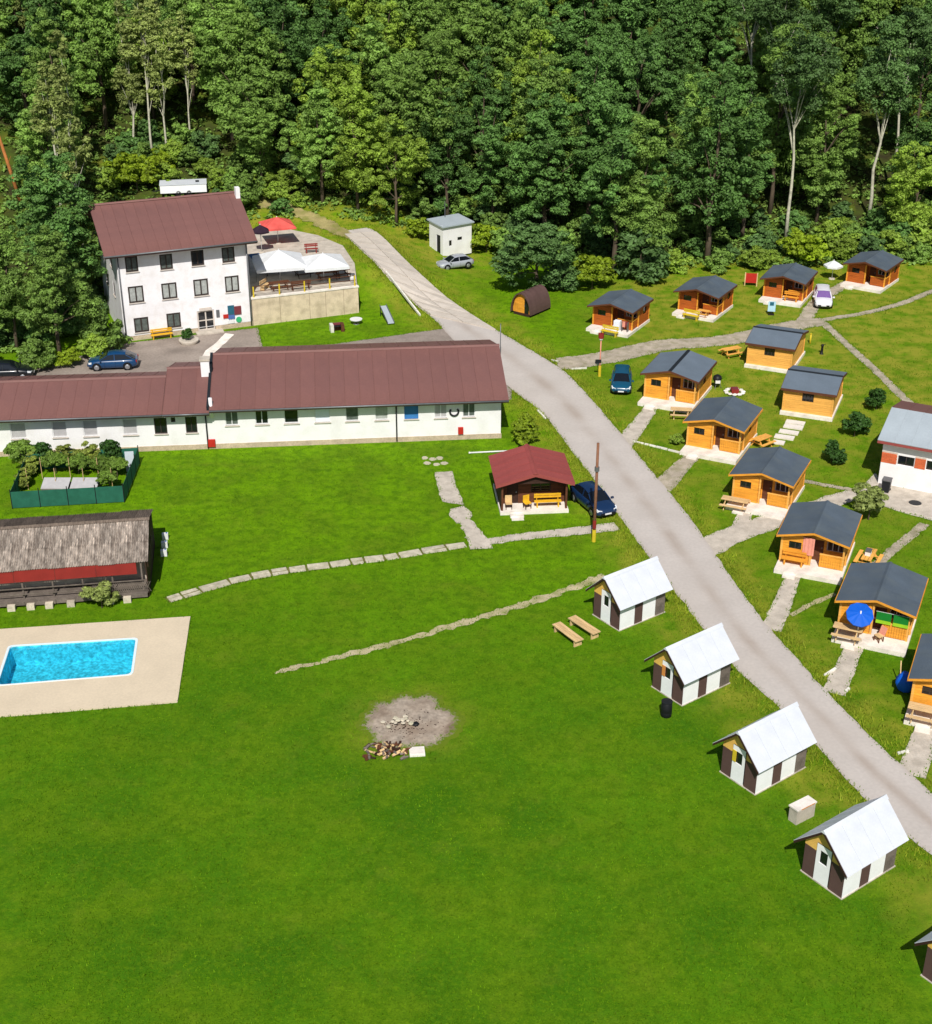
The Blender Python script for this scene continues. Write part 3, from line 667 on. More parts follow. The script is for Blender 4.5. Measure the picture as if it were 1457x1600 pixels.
def plinth(u0, u1, y):
    MB().wall(Pf(y-.05), u0, u1+.05, -.05, .4, []).add([(u0, y-.05, .4), (u1+.05, y-.05, .4), (u1+.05, y, .4), (u0, y, .4)], [(0, 1, 2, 3)]).build('plinth', 'plinth', lb)
plinth(0, RL, 0)
for i, wn in enumerate(wr):
    if i == 3: window(lb, Pf(0), wn, 'frame_white', 'glass_dark', .14, True, (0, 0), .07, panem='white_panel')
    elif i == 6: window(lb, Pf(0), wn, 'blue_panel', 'glass_dark', .14, True, (0, 0), .06, panem='blue_panel', label='window closed by a bright blue panel')
    else: window(lb, Pf(0), wn, 'frame_white', 'glass_dark', .14, True, (1 if i in (0, 1, 7, 8) else 0, 0), .07, panem='blind' if i == 7 else ('curtain_dim', None, None, None, 'curtain_dim', 'curtain_pane', None, None, 'curtain_dim')[i])
pxl = [(17, 664, 42, 690), (82, 659, 105, 685), (130, 658, 153, 683), (192, 654, 215, 679), (241, 651, 261, 674), (290, 648, 308, 673)]
wl = [lf.rect(*r) for r in pxl]; zt = min(LH-.3, sum(q[3] for q in wl)/6); zb = sum(q[2] for q in wl)/6; wl = [(q[0], q[1], zb, zt) for q in wl]
sml = lf.rect(267, 650, 274, 658); sml = (sml[0], sml[1], zt-.4, zt); ex = (-19.4, -18.2, zb, zt)
MB().wall(Pf(0), -LL, 0, .4, LH, wl+[sml, ex], .16).build('front_wall', 'render_white', lb); plinth(-LL, -.05, .003)
for i, wn in enumerate(wl+[sml, ex]): window(lb, Pf(0), wn, 'frame_white' if i < 4 else 'frame_dark', 'glass_dark', .14, i != 6, (1 if i > 3 and i != 6 else 0, 0), .07, panem='blind' if i < 4 else None)
PT = .285
def gable(parent, x, y0, y1, zt, P, m, z0=0): MB().add([P(y0, z0, 0), P(y1, z0, 0), P(y1, zt, 0), P((y0+y1)/2, zt+(y1-y0)/2*PT, 0), P(y0, zt, 0)], [(0, 1, 2, 3, 4)]).build('side_wall', m, parent)
gable(lb, RL, 0, RD, RH, Pr(RL), 'render_white'); gable(lb, .0, 0, RD, RH, Pl(0.), 'render_white'); gable(lb, -LL, 0, LD, LH, Pl(-LL), 'render_white')
MB().wall(Pb(RD), 0, RL, 0, RH, []).build('back_wall', 'render_white', lb); MB().wall(Pb(LD), -LL, 0, 0, LH, []).build('back_wall', 'render_white', lb)
MB().wall(Pb(MD), -ML, 0, 0, LH, []).build('back_wall', 'render_white', lb)
def both(u0, u1, D, H, n, ov=.85, lift=.0):
    y = D/2; zr = H+(y+ov)*PT-ov*PT*0
    z0 = H-ov*PT+.12+lift; zr = H+y*PT+.12+lift
    roof_panels(lb, slope_fn(0, -ov, z0, y, zr), u0, u1, n, 'roof_red'); roof_panels(lb, slope_fn(0, D+ov, z0, y, zr), u0, u1, n, 'roof_red')
    MB().prism([(-.18, -.04), (.18, -.04), (.06, .09), (-.06, .09)], lambda u, z, d: Vector((d, y+u, zr+.06+z)), u0-.02, u1+.02).build('ridge_cap', 'roof_red', lb)
    MB().box(u0, u1, -ov+.01, -ov+.07, z0-.2, z0-.01).build('fascia', 'roof_red', lb)
    MB().tube([(u0, -ov-.07, z0-.03), (u1, -ov-.07, z0-.03)], .07, 8).build('gutter', 'metal_grey', lb, True)
    return zr
both(-.1, RL+.5, RD, RH, 20); both(-ML, -.12, MD, LH, 3); both(-LL-.5, -ML-.02, LD, LH, 16)
MB().prism([(-.6, RH-.2), (RD/2, RH+RD/2*PT-.05), (RD/2, RH+RD/2*PT+.32), (-.6, RH+.12)], lambda u, z, d: Vector((d, u, z)), -.3, -.1).build('parapet', 'roof_dark_edge', lb)
cp = lf.loc(at(322, 589, 4.55)); ch = MB().box(cp.x-.33, cp.x+.33, cp.y, cp.y+.66, 3.6, 5.85).build('chimney', 'render', lb)
MB().box(cp.x-.4, cp.x+.4, cp.y-.07, cp.y+.73, 5.85, 6.0).build('cap', 'concrete', ch); MB().box(cp.x+.34, cp.x+.5, cp.y+.2, cp.y+.4, 4.9, 5.5).build('flue_door', 'roof_dark_edge', ch)
u_, _ = lf.hit(330, 640, -.3); MB().tube([(u_, -.3, 2.7), (u_, -.3, 4.3)], .14, 10).build('vent_pipe', 'render', lb, True)
for q in (323, 620): u_, _ = lf.hit(q, 665); MB().tube([(u_, -.1, .1), (u_, -.1, RH-.35)], .055, 8).build('downpipe', 'metal_dark', lb, True)
for q in ((326, 686, 337, 697), (716, 667, 724, 677)):
    a = lf.rect(*q); MB().box(a[0], a[1], -.2, -.02, a[2], a[3]).build('hose_box', 'red', lb)
u_, z_ = lf.hit(710, 643); b = MB(); b.tube([(u_+.33*math.cos(a), -.06, z_+.33*math.sin(a)) for a in np.linspace(2.5, 7.0, 12)], .075, 6); b.build('horseshoe_ornament', 'metal_dark', lb, True)
EXCL.append([tuple(lf.wld(p).xy) for p in ((-LL, -.1, 0), (RL, -.1, 0), (RL, RD, 0), (-LL, RD, 0))])

# ---- terrace with retaining wall -----------------------------------------------------------------
tf = Fr((-20.2, 127.6, 0), 21.2); TL_ = 10.5; TZ = 2.7
terr = thing('terrace', 'raised terrace on a cream concrete retaining wall beside the white house', 'terrace', tf.o, tf.yaw)
n = 5; wds = [0, 2.7, 5.6, 7.2, 9.0, TL_]
for i in range(n): MB().box(wds[i]+.015, wds[i+1]-.015, 0, .3, -.1, TZ-.12-.02*(i % 2)).build('wall_panel', 'retaining', terr)
for i in range(4): MB().box(TL_-.31, TL_-.005, .32+i*2.2, .32+(i+1)*2.2-.03, -.1, TZ-.13).build('wall_panel', 'retaining', terr)
MB().box(-.05, TL_+.06, -.06, .36, TZ-.12, TZ+.02).build('coping', 'concrete_pale', terr)
fl = [tf.loc((*p, 0)) for p in ((-10.4, 131.4), (-11.3, 139), (-13.0, 145.5), (-16, 149.5), (-19.5, 152), (-24, 150), (-25.5, 140))]; fl = [(-.1, .33)]+[(TL_, .33)]+[(p.x, p.y) for p in fl[1:]]
b = MB(); b.v = [(x, y, TZ) for x, y in fl]; loops = [[Vector((x, y, 0)) for x, y in fl]]
for t in tessellate_polygon(loops): b.f.append(t)
b.v += [(x, y, TZ-.5) for x, y in fl]; k = len(fl); b.f += [(i, (i+1) % k, k+(i+1) % k, k+i) for i in range(k)]; b.build('floor', 'concrete', terr)
EXCL.append([tuple(tf.wld((*p, 0)).xy) for p in fl]); EXCL.append([tuple(tf.wld((*p, 0)).xy) for p in ((-.2, -.1), (TL_+.1, -.1), (TL_+.1, .4), (-.2, .4))])
for x in (.25, 2.75, 5.2, 7.7, 10.2): MB().box(x-.06, x+.06, .1, .22, TZ+.02, TZ+1.05).build('rail_post', 'yellow', terr)
for z in (.55, 1.0): MB().box(.2, 10.25, .13, .19, TZ+z, TZ+z+.05).build('rail', 'wood_brown', terr)

# ---- garage-like white hut with flat roof ---------------------------------------------------------
gf = Fr((-2.5, 149.2, hgt(-2.5, 149.2)), 34); gh = thing('transformer_hut', 'small white box-like hut with flat grey roof at the edge of the wood', 'hut', gf.o, gf.yaw)
W_, D_, H_ = 3.75, 2.7, 3.1
ow = [(.8, 1.15, .95, 1.55), (1.9, 2.5, 1.4, 1.75)]; od = [(.5, 1.3, 0, 2.1)]
MB().wall(Pf(0), 0, W_, -.3, H_, ow).build('front_wall', 'render_white', gh); MB().wall(Pl(0), 0, D_, -.3, H_+.2, od).build('side_wall', 'render_white', gh)
MB().wall(Pr(W_), 0, D_, -.3, H_+.2, []).build('side_wall', 'render_white', gh); MB().wall(Pb(D_), 0, W_, -.3, H_+.2, []).build('back_wall', 'render_white', gh)
for o in ow: window(gh, Pf(0), o, 'frame_dark', mull=(0, 0), sill=False)
MB().box(.08, .12, .5, 1.3, -.1, 2.1).build('door', 'metal_dark', gh)
MB().hexa([(-.2, -.25, H_), (W_+.2, -.25, H_), (W_+.2, D_+.2, H_+.22), (-.2, D_+.2, H_+.22), (-.2, -.25, H_+.14), (W_+.2, -.25, H_+.14), (W_+.2, D_+.2, H_+.36), (-.2, D_+.2, H_+.36)]).build('roof', 'roof_grey', gh)
MB().box(W_/2-.03, W_/2+.03, D_-.3, D_-.24, H_+.3, H_+2.1).build('aerial_mast', 'metal_grey', gh)

# ---- wooden cabins ---------------------------------------------------------------------------------
RW, RDp, EH, RI = 4.6, 5.0, 2.3, .56
def cabin_roof(t, dark='roof_dark', ridge_dark=False, edge='wood_brown', rot=False, D=RDp, W=RW):
    if not rot:
        for sgn in (0, 1):
            e = W*sgn; r = W/2; s_ = 1 if sgn == 0 else -1
            top = [(e, 0, EH), (r, 0, EH+RI), (r, D, EH+RI), (e, D, EH)]
            b = MB(); b.hexa([(x, y, z-.09) for x, y, z in top]+top); b.build('roof_slope', dark, t)
            fb = MB(); fb.hexa([(e, -.035, EH-.15), (r, -.035, EH+RI-.15), (r, -.004, EH+RI-.15), (e, -.004, EH-.15), (e, -.035, EH-.015), (r, -.035, EH+RI-.015), (r, -.004, EH+RI-.015), (e, -.004, EH-.015)]); fb.build('verge_board', edge, t)
            MB().box(*sorted((e, e-.05*s_)), .02, D-.02, EH-.2, EH-.02).build('eave_board', edge, t)
            # felt strips, overlapping, each a thin sheet of its own
            for k in range(3):
                y0, y1 = .0+k*D/3, (k+1)*D/3+(.06 if k < 2 else 0); q = [(e+s_*.0, y0), (e+s_*.0, y1)]; zz = .006+.004*(k % 2)
                MB().hexa([(e, y0, EH+.001), (r, y0, EH+RI+.001), (r, y1, EH+RI+.001), (e, y1, EH+.001), (e, y0, EH+zz), (r, y0, EH+RI+zz), (r, y1, EH+RI+zz), (e, y1, EH+zz)]).build('felt_strip', dark, t)
        MB().prism([(-.14, -.03), (0, .035), (.14, -.03)], lambda u, z, d: Vector((W/2+u, d, EH+RI+.02+z)), -.02, D+.02).build('ridge_cap', 'roof_dark_edge' if ridge_dark else dark, t)
    else:
        for sgn in (0, 1):
            e = D*sgn; r = D/2; s_ = 1 if sgn == 0 else -1; ri = RI*1.1
            top = [(0, e, EH), (W, e, EH), (W, r, EH+ri), (0, r, EH+ri)]
            MB().hexa([(x, y, z-.09) for x, y, z in top]+top).build('roof_slope', dark, t)
            MB().box(.02, W-.02, *sorted((e, e-.05*s_)), EH-.2, EH-.02).build('eave_board', edge, t)
            for x in (0, W): MB().hexa([(x-.03, e, EH-.2), (x+.03, e, EH-.2), (x+.03, r, EH+ri-.2), (x-.03, r, EH+ri-.2), (x-.03, e, EH-.012), (x+.03, e, EH-.012), (x+.03, r, EH+ri-.012), (x-.03, r, EH+ri-.012)]).build('verge_board', edge, t)
        MB().prism([(-.16, -.03), (0, .05), (.16, -.03)], lambda u, z, d: Vector((d, D/2+u, EH+ri+.02+z)), -.02, W+.02).build('ridge_cap', 'roof_dark_edge', t)
def make_cabin(wood, ov, rail_mat, corner, ridge_dark=False, porch=2.0, slab_out=1.35, edge='wood_brown', roof='roof_dark', deep=1.35):
    t = thing('cabin', 'x', 'cabin', group='wooden holiday cabins with dark roofs')
    x0, x1, y0, y1 = .3, RW-.3, ov, RDp-.25; zb = .28; xm = x0+1.75; rec = y0+deep
    MB().box(x0-.12, x1+.12, y0-slab_out, y1+.12, -.1, zb).build('base_slab', 'concrete_pale', t)
    zt = EH+.02; lm = lambda z: (x0, x1) if z <= zt-.05 else (RW/2-(RW/2)*max(0, (EH+RI-.12-z)/RI), RW/2+(RW/2)*max(0, (EH+RI-.12-z)/RI))
    wl_ = [(x0+.45, x0+1.25, zb+.95, zb+1.6)]
    MB().boards(Pf(y0), x0, xm, zb, zt, wl_, seed=2).build('front_wall', wood, t); window(t, Pf(y0), wl_[0], 'frame_dark', th=.1, sill=False, mull=(1, 0), fw=.06)
    MB().boards(Pf(y0+.02), x0, x1, zt-.1, EH+RI-.1, lim=lm, seed=4).build('gable', wood, t)
    MB().boards(Pl(x0), y0, y1, zb, zt, [(y0+2.2, y0+3.0, zb+.9, zb+1.6)], seed=5).build('side_wall', wood, t); window(t, Pl(x0), (y0+2.2, y0+3.0, zb+.9, zb+1.6), 'frame_dark', th=.1, sill=False, fw=.06)
    MB().boards(Pr(x1), rec, y1, zb, zt, [(rec+1.1, rec+1.9, zb+.9, zb+1.6)], seed=6).build('side_wall', wood, t); window(t, Pr(x1), (rec+1.1, rec+1.9, zb+.9, zb+1.6), 'frame_dark', th=.1, sill=False, fw=.06)
    MB().boards(Pb(y1), x0, x1, zb, zt, seed=7).build('back_wall', wood, t)
    MB().boards(Pr(xm), y0, rec, zb, zt, seed=8).build('porch_side_wall', wood, t)
    od = [(xm+.12, xm+.8, zb, zb+1.85), (xm+.98, xm+2.1, zb+.8, zb+1.68)]
    MB().boards(Pf(rec), xm, x1, zb, zt, od, seed=9).build('porch_wall', wood, t)
    dd = MB().box(od[0][0], od[0][1], rec+.0, rec+.05, zb, zb+1.85).build('door', 'wood_brown', t); MB().box(od[0][1]-.15, od[0][1]-.08, rec-.06, rec, zb+.9, zb+1.0).build('handle', 'metal_grey', dd)
    window(t, Pf(rec), od[1], 'sill', th=.1, sill=False, fw=.06, mull=(2, 0))
    for x, y in ((x1-.06, y0+.06), (xm+.12, y0+.04)): MB().box(x-.06, x+.06, y-.06, y+.06, zb, EH-.03).build('post', corner, t)
    b = MB(); k = 0; x = xm+.72
    while x < x1-.14: b.box(x, x+.13, y0+.02, y0+.05, zb+.04, zb+.9); x += .145
    b.build('balustrade', rail_mat, t); MB().box(xm+.7, x1-.12, y0-.01, y0+.09, zb+.91, zb+.97).build('handrail', corner, t)
    b = MB(); y = y0+.15
    while y < rec-.1: b.box(x1-.05, x1-.02, y, y+.13, zb+.06, zb+.82); y += .145
    b.build('balustrade', wood, t); MB().box(x1-.09, x1+.02, y0+.12, rec, zb+.83, zb+.89).build('handrail', corner, t)
    for x, y in ((x0, y0), (x0, y1), (x1, y1), (x1, rec)): MB().box(x-.07, x+.07, y-.07, y+.07, zb, EH).build('corner_board', corner, t)
    MB().box(x0+.5, x0+1.3, y0-slab_out-.45, y0-slab_out, -.05, .14).build('step', 'concrete_pale', t)
    MB().add([(x0+.1, y0+.1, EH-.12), (x1-.1, y0+.1, EH-.12), (x1-.1, y1-.1, EH-.12), (x0+.1, y1-.1, EH-.12)], [(0, 1, 2, 3)]).build('ceiling', 'wood_brown', t)
    cabin_roof(t, roof, ridge_dark=ridge_dark, edge=edge)
    return t
def make_cabin_rear(wood):
    D = 5.5; W = 4.4; t = thing('cabin', 'x', 'cabin', group='wooden holiday cabins with dark roofs')
    x0, x1, y0, y1 = .25, W-.25, .3, D-.3; zb = .28
    MB().box(x0-.15, x1+.15, y0-.35, y1+.4, -.1, zb).build('base_slab', 'concrete_pale', t)
    o = [((x0+x1)/2-.5, (x0+x1)/2+.42, zb+.95, zb+1.65)]
    MB().boards(Pf(y0), x0, x1, zb, EH+.02, o, seed=2).build('front_wall', wood, t); window(t, Pf(y0), o[0], 'frame_dark', th=.1, sill=False, mull=(2, 0), fw=.07)
    lm = lambda z: (y0, y1) if z < EH else (D/2-D/2*max(0, (EH+RI-.1-z)/RI), D/2+D/2*max(0, (EH+RI-.1-z)/RI))
    for P in (Pl(x0), Pr(x1)): MB().boards(P, y0, y1, zb, EH+RI-.05, lim=lm, seed=3).build('side_wall', wood, t)
    MB().boards(Pb(y1), x0, x1, zb, EH+.02, seed=7).build('back_wall', wood, t)
    for x, y in ((x0, y0), (x0, y1), (x1, y1), (x1, y0)): MB().box(x-.07, x+.07, y-.07, y+.07, zb, EH).build('corner_board', wood, t)
    cabin_roof(t, 'roof_mid', rot=True, D=D, W=W, ridge_dark=True); return t
def excl_rect(loc, yaw, x0, x1, y0, y1, s=1):
    f = Fr(loc, yaw); EXCL.append([tuple(f.wld((x*s, y*s, 0)).xy) for x, y in ((x0, y0), (x1, y0), (x1, y1), (x0, y1))])
CAB = {}
protoA = make_cabin('wood_red', .85, 'wood_red', 'wood_orange'); protoB = make_cabin('wood_orange', .42, 'wood_orange', 'wood_light', edge='wood_orange', deep=.9); protoC = make_cabin_rear('wood_light')
protoB2 = make_cabin('wood_orange', .42, 'wood_orange', 'wood_light', ridge_dark=True, roof='roof_mid', deep=.9)
clist = [('C1', (918, 477.5), -29, 1.0, 'A', 'dark roofed brown orange cabin nearest the round pod, yellow bench on its slab'),
 ('C2', (1053, 454.6), -30, 1.0, 'A', 'dark roofed brown cabin behind the lane bend, second to the right of the round pod'),
 ('C3', (1188, 435), -26, .99, 'A', 'dark roofed brown cabin just left of the parked white car'),
 ('C4', (1317.4, 411.5), -35, 1.0, 'A', 'dark roofed brown cabin just right of the white car, furthest back at the wood'),
 ('C5', (1001.4, 583), -24.5, 1.07, 'B2', 'orange cabin with a dark strip along its roof ridge, beside the teal car'),
 ('C8', (1068, 658), -26, 1.03, 'B', 'orange cabin next below the one with the dark ridge strip'),
 ('C9', (1139.6, 741), -26, .99, 'B', 'orange cabin fourth from the bottom by the road, pale table before it'),
 ('C10', (1214.7, 835), -22.6, 1.0, 'B', 'orange cabin with a pink curtain on its porch, third from bottom by the road'),
 ('C11', (1306, 938), -24, 1.0, 'B', 'orange cabin with a blue parasol and green towels on its porch'),
 ('C12', (1420, 1060), -24, 1.0, 'B', 'orange cabin cut by the right edge of the picture, lowest of the roadside row'),
 ('C6', (1165, 535), -24.5, .99, 'C', 'light orange cabin with one middle window, below the lane and the white car'),
 ('C7', (1221, 605.6), -22, 1.0, 'C', 'light orange cabin with one middle window, above the white stepped slabs')]
protos = {'A': protoA, 'B': protoB, 'C': protoC, 'B2': protoB2}; used = set()
for key, px, yaw, sc, ty, lab in clist:
    p = at(*px, 2.3*sc); p.z = 0
    if ty not in used: o = protos[ty]; used.add(ty); o.location = p; o.rotation_euler.z = R(yaw); o.scale = (sc,)*3; o['label'] = lab
    else: o = copy_tree(protos[ty], p, R(yaw), lab, scale=(sc,)*3)
    CAB[key] = Fr(p, yaw); excl_rect(p, yaw, .15, 4.5, -.7 if ty != 'C' else -.1, 5, sc)

# ---- red roofed hut -----------------------------------------------------------------------------------
p = at(775, 760, 2.3); p.z = 0; rf = Fr(p, 5); rh = thing('hut', 'dark brown wooden hut with a red roof and porch benches beside the road', 'hut', p, R(5)); excl_rect(p, 5, .2, 5.3, -.2, 4.8)
W, D, E_, RI_ = 5.5, 5.0, 2.3, .78; x0, x1, y0, y1 = .45, W-.45, 1.5, 4.7
MB().box(x0-.1, x1+.1, .1, y1+.1, -.1, .22).build('base_slab', 'concrete_pale', rh)
ops = [(x0+.5, x0+1.3, .22, 2.0), (x0+2.2, x0+3.6, 1.0, 1.7)]
MB().boards(Pf(y0), x0, x1, .22, E_+.1, ops).build('front_wall', 'wood_brown', rh); dd = MB().box(*ops[0][:2], y0, y0+.05, .22, 2.0).build('door', 'wood_dark', rh); MB().box(x0+1.12, x0+1.2, y0-.06, y0, 1.05, 1.15).build('handle', 'metal_grey', dd)
window(rh, Pf(y0), ops[1], 'frame_dark', th=.1, sill=False)
lmr = lambda z: (W/2-W/2*max(0, (E_+RI_-.1-z)/RI_), W/2+W/2*max(0, (E_+RI_-.1-z)/RI_))
MB().boards(Pf(.35), .4, W-.4, E_-.05, E_+RI_-.1, lim=lmr).build('gable', 'wood_dark', rh)
for P in (Pl(x0), Pr(x1)): MB().boards(P, .4, y1, .22, E_).build('side_wall', 'wood_dark', rh)
MB().boards(Pb(y1), x0, x1, .22, E_).build('back_wall', 'wood_dark', rh)
for x in (x0+.06, x1-.06): MB().box(x-.06, x+.06, .36, .48, .22, E_).build('post', 'wood_brown', rh)
for sgn in (0, 1):
    e, r = W*sgn, W/2
    Pn = (lambda e, r: lambda u, t: Vector((e+(r-e)*t, u, E_+RI_*t)))(e, r)
    roof_panels(rh, Pn, 0, D, 5, 'roof_red2')
    MB().hexa([(e, .0, E_-.18), (r, .0, E_+RI_-.18), (r, .04, E_+RI_-.18), (e, .04, E_-.18), (e, .0, E_), (r, .0, E_+RI_), (r, .04, E_+RI_), (e, .04, E_)]).build('verge_board', 'roof_red2', rh)
MB().prism([(-.18, -.04), (0, .06), (.18, -.04)], lambda u, z, d: Vector((W/2+u, d, E_+RI_+.07+z)), -.03, D+.03).build('ridge_cap', 'roof_red2', rh)
MB().box(x0+.55, x0+1.5, -.4, .1, -.05, .14).build('step', 'concrete_pale', rh); MB().box(x0+.6, x0+1.45, -.8, -.4, -.05, .07).build('step', 'concrete_pale', rh)

# ---- white roofed huts --------------------------------------------------------------------------------
def make_white_hut(board, nm):
    t = thing('camping_hut', 'x', 'hut', group='small white roofed camping huts in a row')
    W, D, e, rz = 2.35, 3.7, 1.68, 3.2; oh, of, ob = .36, .36, .22       # origin: near right wall corner on the ground is (W,0)
    for a, b_, m_ in ((0, .68, 'panel_brown'), (.68, 1.55, 'panel_white'), (1.55, W, 'panel_brown')):
        if m_ == 'panel_white':
            w_ = [(.9, 1.34, 1.15, 1.85)]; d_ = MB().wall(Pf(-.03), a+.02, b_-.02, .06, 2.15, w_, .06).build('door', m_, t); window(t, Pf(-.03), w_[0], 'frame_dark', th=.08, sill=False, mull=(0, 0), fw=.05)
            if board: MB().box(.72, .95, -.07, -.035, 1.2, 1.86).build('notice_board', board, t)
        else: MB().box(a+.01, b_-.01, 0, .06, .04, 1.65).build('wall_panel', m_, t)
    pit = (rz-e)/(W/2+oh)
    zw = lambda u: e+.06+pit*(min(u, W-u)+oh)-.14
    MB().prism([(0, 1.65), (.67, 1.65), (.67, 2.16), (1.56, 2.16), (1.56, 1.65), (W, 1.65), (W, zw(0)), (W/2, zw(W/2)), (0, zw(0))], Pf(0.002), 0, .05).build('gable', 'gable_yellow', t)
    for k, (a, b_, m_) in enumerate(((0, 1.2, 'panel_white'), (1.2, 1.85, 'panel_brown'), (1.85, 2.9, 'panel_white'), (2.9, D, 'wood_grey'))):
        MB().box(W-.05, W, a+.01, b_-.01, .04, 1.86).build('wall_panel', m_, t)
        MB().box(0, .05, a+.07 if k == 0 else a+.01, b_-.01, .04, 1.86).build('wall_panel', m_, t)
    MB().box(0.06, W-.06, D-.05, D, .04, 1.66).build('wall_panel', 'panel_brown', t)
    MB().prism([(0, 1.65), (W, 1.65), (W, zw(0)), (W/2, zw(W/2)), (0, zw(0))], Pb(D), 0, .04).build('gable', 'gable_yellow', t)
    MB().box(-.05, W+.05, -.05, D+.05, -.1, .045).build('base_slab', 'concrete', t)
    for s_ in (0, 1):
        xe, xr = (-oh, W/2) if s_ == 0 else (W+oh, W/2)
        Pn = (lambda xe, xr: lambda u, q: Vector((xe+(xr-xe)*q, u, e+(rz-e)*q)))(xe, xr)
        roof_panels(t, Pn, -of, D+ob, 4, 'roof_white', seam=.008)
        MB().hexa([(xe, -of-.03, e-.1), (xr, -of-.03, rz-.1), (xr, -of, rz-.1), (xe, -of, e-.1), (xe, -of-.03, e+.05), (xr, -of-.03, rz+.05), (xr, -of, rz+.05), (xe, -of, e+.05)]).build('verge_board', 'wood_dark', t)
    MB().prism([(-.16, -.09), (0, .08), (.16, -.09)], lambda u, z, d: Vector((W/2+u, d, rz+.05+z)), -of-.04, D+ob+.03).build('ridge_cap', 'roof_white', t)
    return t
H1 = make_white_hut(None, 0); H2 = make_white_hut('paint_orange', 1); H3 = make_white_hut('yellow', 0)
T_ = [(H1, (967.8, 986), -53.5, 'white roofed hut nearest the road bend, two long pale benches before its door', True), (H2, (1066, 1103), -53, 'white roofed hut with an orange board at its door and a black barrel before it', True),
      (H3, (1180, 1242), -53, 'white roofed hut with a yellow board at its door, third down the road', True), (H1, (1315, 1405), -53.5, 'white roofed hut with plain window door next to the concrete block', False), (H2, (1515, 1578), -53.5, 'white roofed hut mostly cut off by the right edge of the picture', False)]
for pr, px, yaw, lab, first in T_:
    c = at(*px, 0); f = Fr(c, yaw); o0 = f.wld((-2.35, 0, 0))
    if first: pr.location = o0; pr.rotation_euler.z = R(yaw); pr['label'] = lab
    else: copy_tree(pr, o0, R(yaw), lab)
    excl_rect(o0, yaw, -.05, 2.4, -.05, 3.75)

# ---- old shed with veranda ------------------------------------------------------------------------------
sf = Fr((-19.75, 76.2, 0), 8.6); sh = thing('shed', 'old shed with weathered corrugated roof, red fascia and grey veranda above the pool', 'shed', sf.o, sf.yaw)
SL, SD, SE = 13.0, 7.0, 2.55; SR = SE+SD/2*.32
def corr(n, wdt, P0, P1):                         # one corrugated sheet between eave line P0(u) and ridge line P1(u)
    b = MB(); k = 0; m_ = 14
    for i in range(m_+1):
        u = wdt*i/m_; h_ = .035*math.cos(math.pi*i)
        b.v += [tuple(P0(u)+Vector((0, 0, h_))), tuple(P1(u)+Vector((0, 0, h_)))]
    b.f = [(2*i, 2*i+2, 2*i+3, 2*i+1) for i in range(m_)]; return b
for side in (0, 1):
    ye = -.15 if side == 0 else SD+.15; yr = SD/2; rr = random.Random(9+side); nr = 2
    for row in range(nr):
        t0, t1 = row/nr-(0 if row == 0 else .04), (row+1)/nr; pt_ = lambda u, t: Vector((u, ye+(yr-ye)*t, SE+(SR-SE)*t+.03*row))
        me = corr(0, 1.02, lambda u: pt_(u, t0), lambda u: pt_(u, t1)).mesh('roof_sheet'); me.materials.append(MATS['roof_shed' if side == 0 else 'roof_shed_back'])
        for k in range(13):
            o = obj_of(me, 'roof_sheet', sh, (-SL+.15+k*1.0, rr.uniform(-.06, .06)*(row == 0), .012*(k % 2)))
MB().prism([(-.2, -.04), (0, .06), (.2, -.04)], lambda u, z, d: Vector((d, SD/2+u, SR+.07+z)), -SL+.1, .2).build('ridge_cap', 'roof_shed_back', sh)
MB().box(.12, .17, -.2, SD/2, SE-.35, SE-.1).build('verge_board', 'wood_dark', sh)
for k in range(5): MB().box(-SL+.2+k*2.45, -SL+.2+k*2.45+2.43, -.12, -.08, SE-.82-.01*(k % 2), SE-.04).build('fascia_panel', 'awning_red', sh)
oo = [(-11.4, -8.9, 1.0, 1.85), (-7.5, -5.8, 1.0, 1.85), (-5.1, -3.6, 1.0, 1.85), (-2.9, -1.2, 1.0, 1.85)]
MB().wall(Pf(1.5), -SL, 0, 0, SE+.3, oo, .12).build('front_wall', 'concrete', sh)
for o in oo: window(sh, Pf(1.5), o, 'wood_dark', 'glass_dark', .1, False, (1, 0), .08)
MB().boards(Pr(0), -.05, SD, 0, SE, bh=.22).build('side_wall', 'wood_dark', sh); MB().boards(Pl(-SL), 1.5, SD, 0, SE, bh=.22).build('side_wall', 'wood_dark', sh); MB().boards(Pb(SD), -SL, 0, 0, SE, bh=.22).build('back_wall', 'wood_dark', sh)
MB().add([(.0, 0, SE), (.0, SD, SE), (.0, SD/2, SR)], [(0, 1, 2)]).build('gable', 'wood_dark', sh)
for k in range(9): MB().box(-SL, -.02, -.25+k*.2, -.25+k*.2+.18, .42, .48).build('deck_board', 'wood_grey', sh)
for k in range(7): MB().box(-SL+.02+k*1.85, -SL+.02+k*1.85+1.82, -.3, -.26, .16+.02*(k % 3), .42).build('skirt_board', 'wood_grey', sh)
for k in range(8): MB().box(-SL+.05+k*1.8, -SL+.15+k*1.8, .0, .1, .48, SE-.1).build('post', 'wood_grey', sh)
for z in (.85, 1.25): MB().box(-SL, -.1, -.16, -.11, z, z+.07).build('rail', 'wood_grey', sh)
for k, x in enumerate((-12.2, -11.0, -9.35, -8.25, -7.1, -6.0, -4.7, -2.35, -1.3)): MB().box(x-.23, x+.23, -.62, -.2, -.05, .34).build('pier_block', 'stone', sh)
rg = random.Random(2); tw = MB()
for k in range(90): x = rg.uniform(-3.4, -.1); tw.tube([(x, -.33, rg.uniform(.1, .5)), (x+rg.uniform(-.3, .3), -.38+rg.uniform(-.05, .05), rg.uniform(.2, 1.0))], .012, 4, False)
lat = MB()
for k in range(26):
    x = -3.3+k*.125; lat.bar((x, -.2, .5), (x+.35, -.2, 1.2), .02, .03); lat.bar((x+.35, -.185, .5), (x, -.185, 1.2), .02, .03)
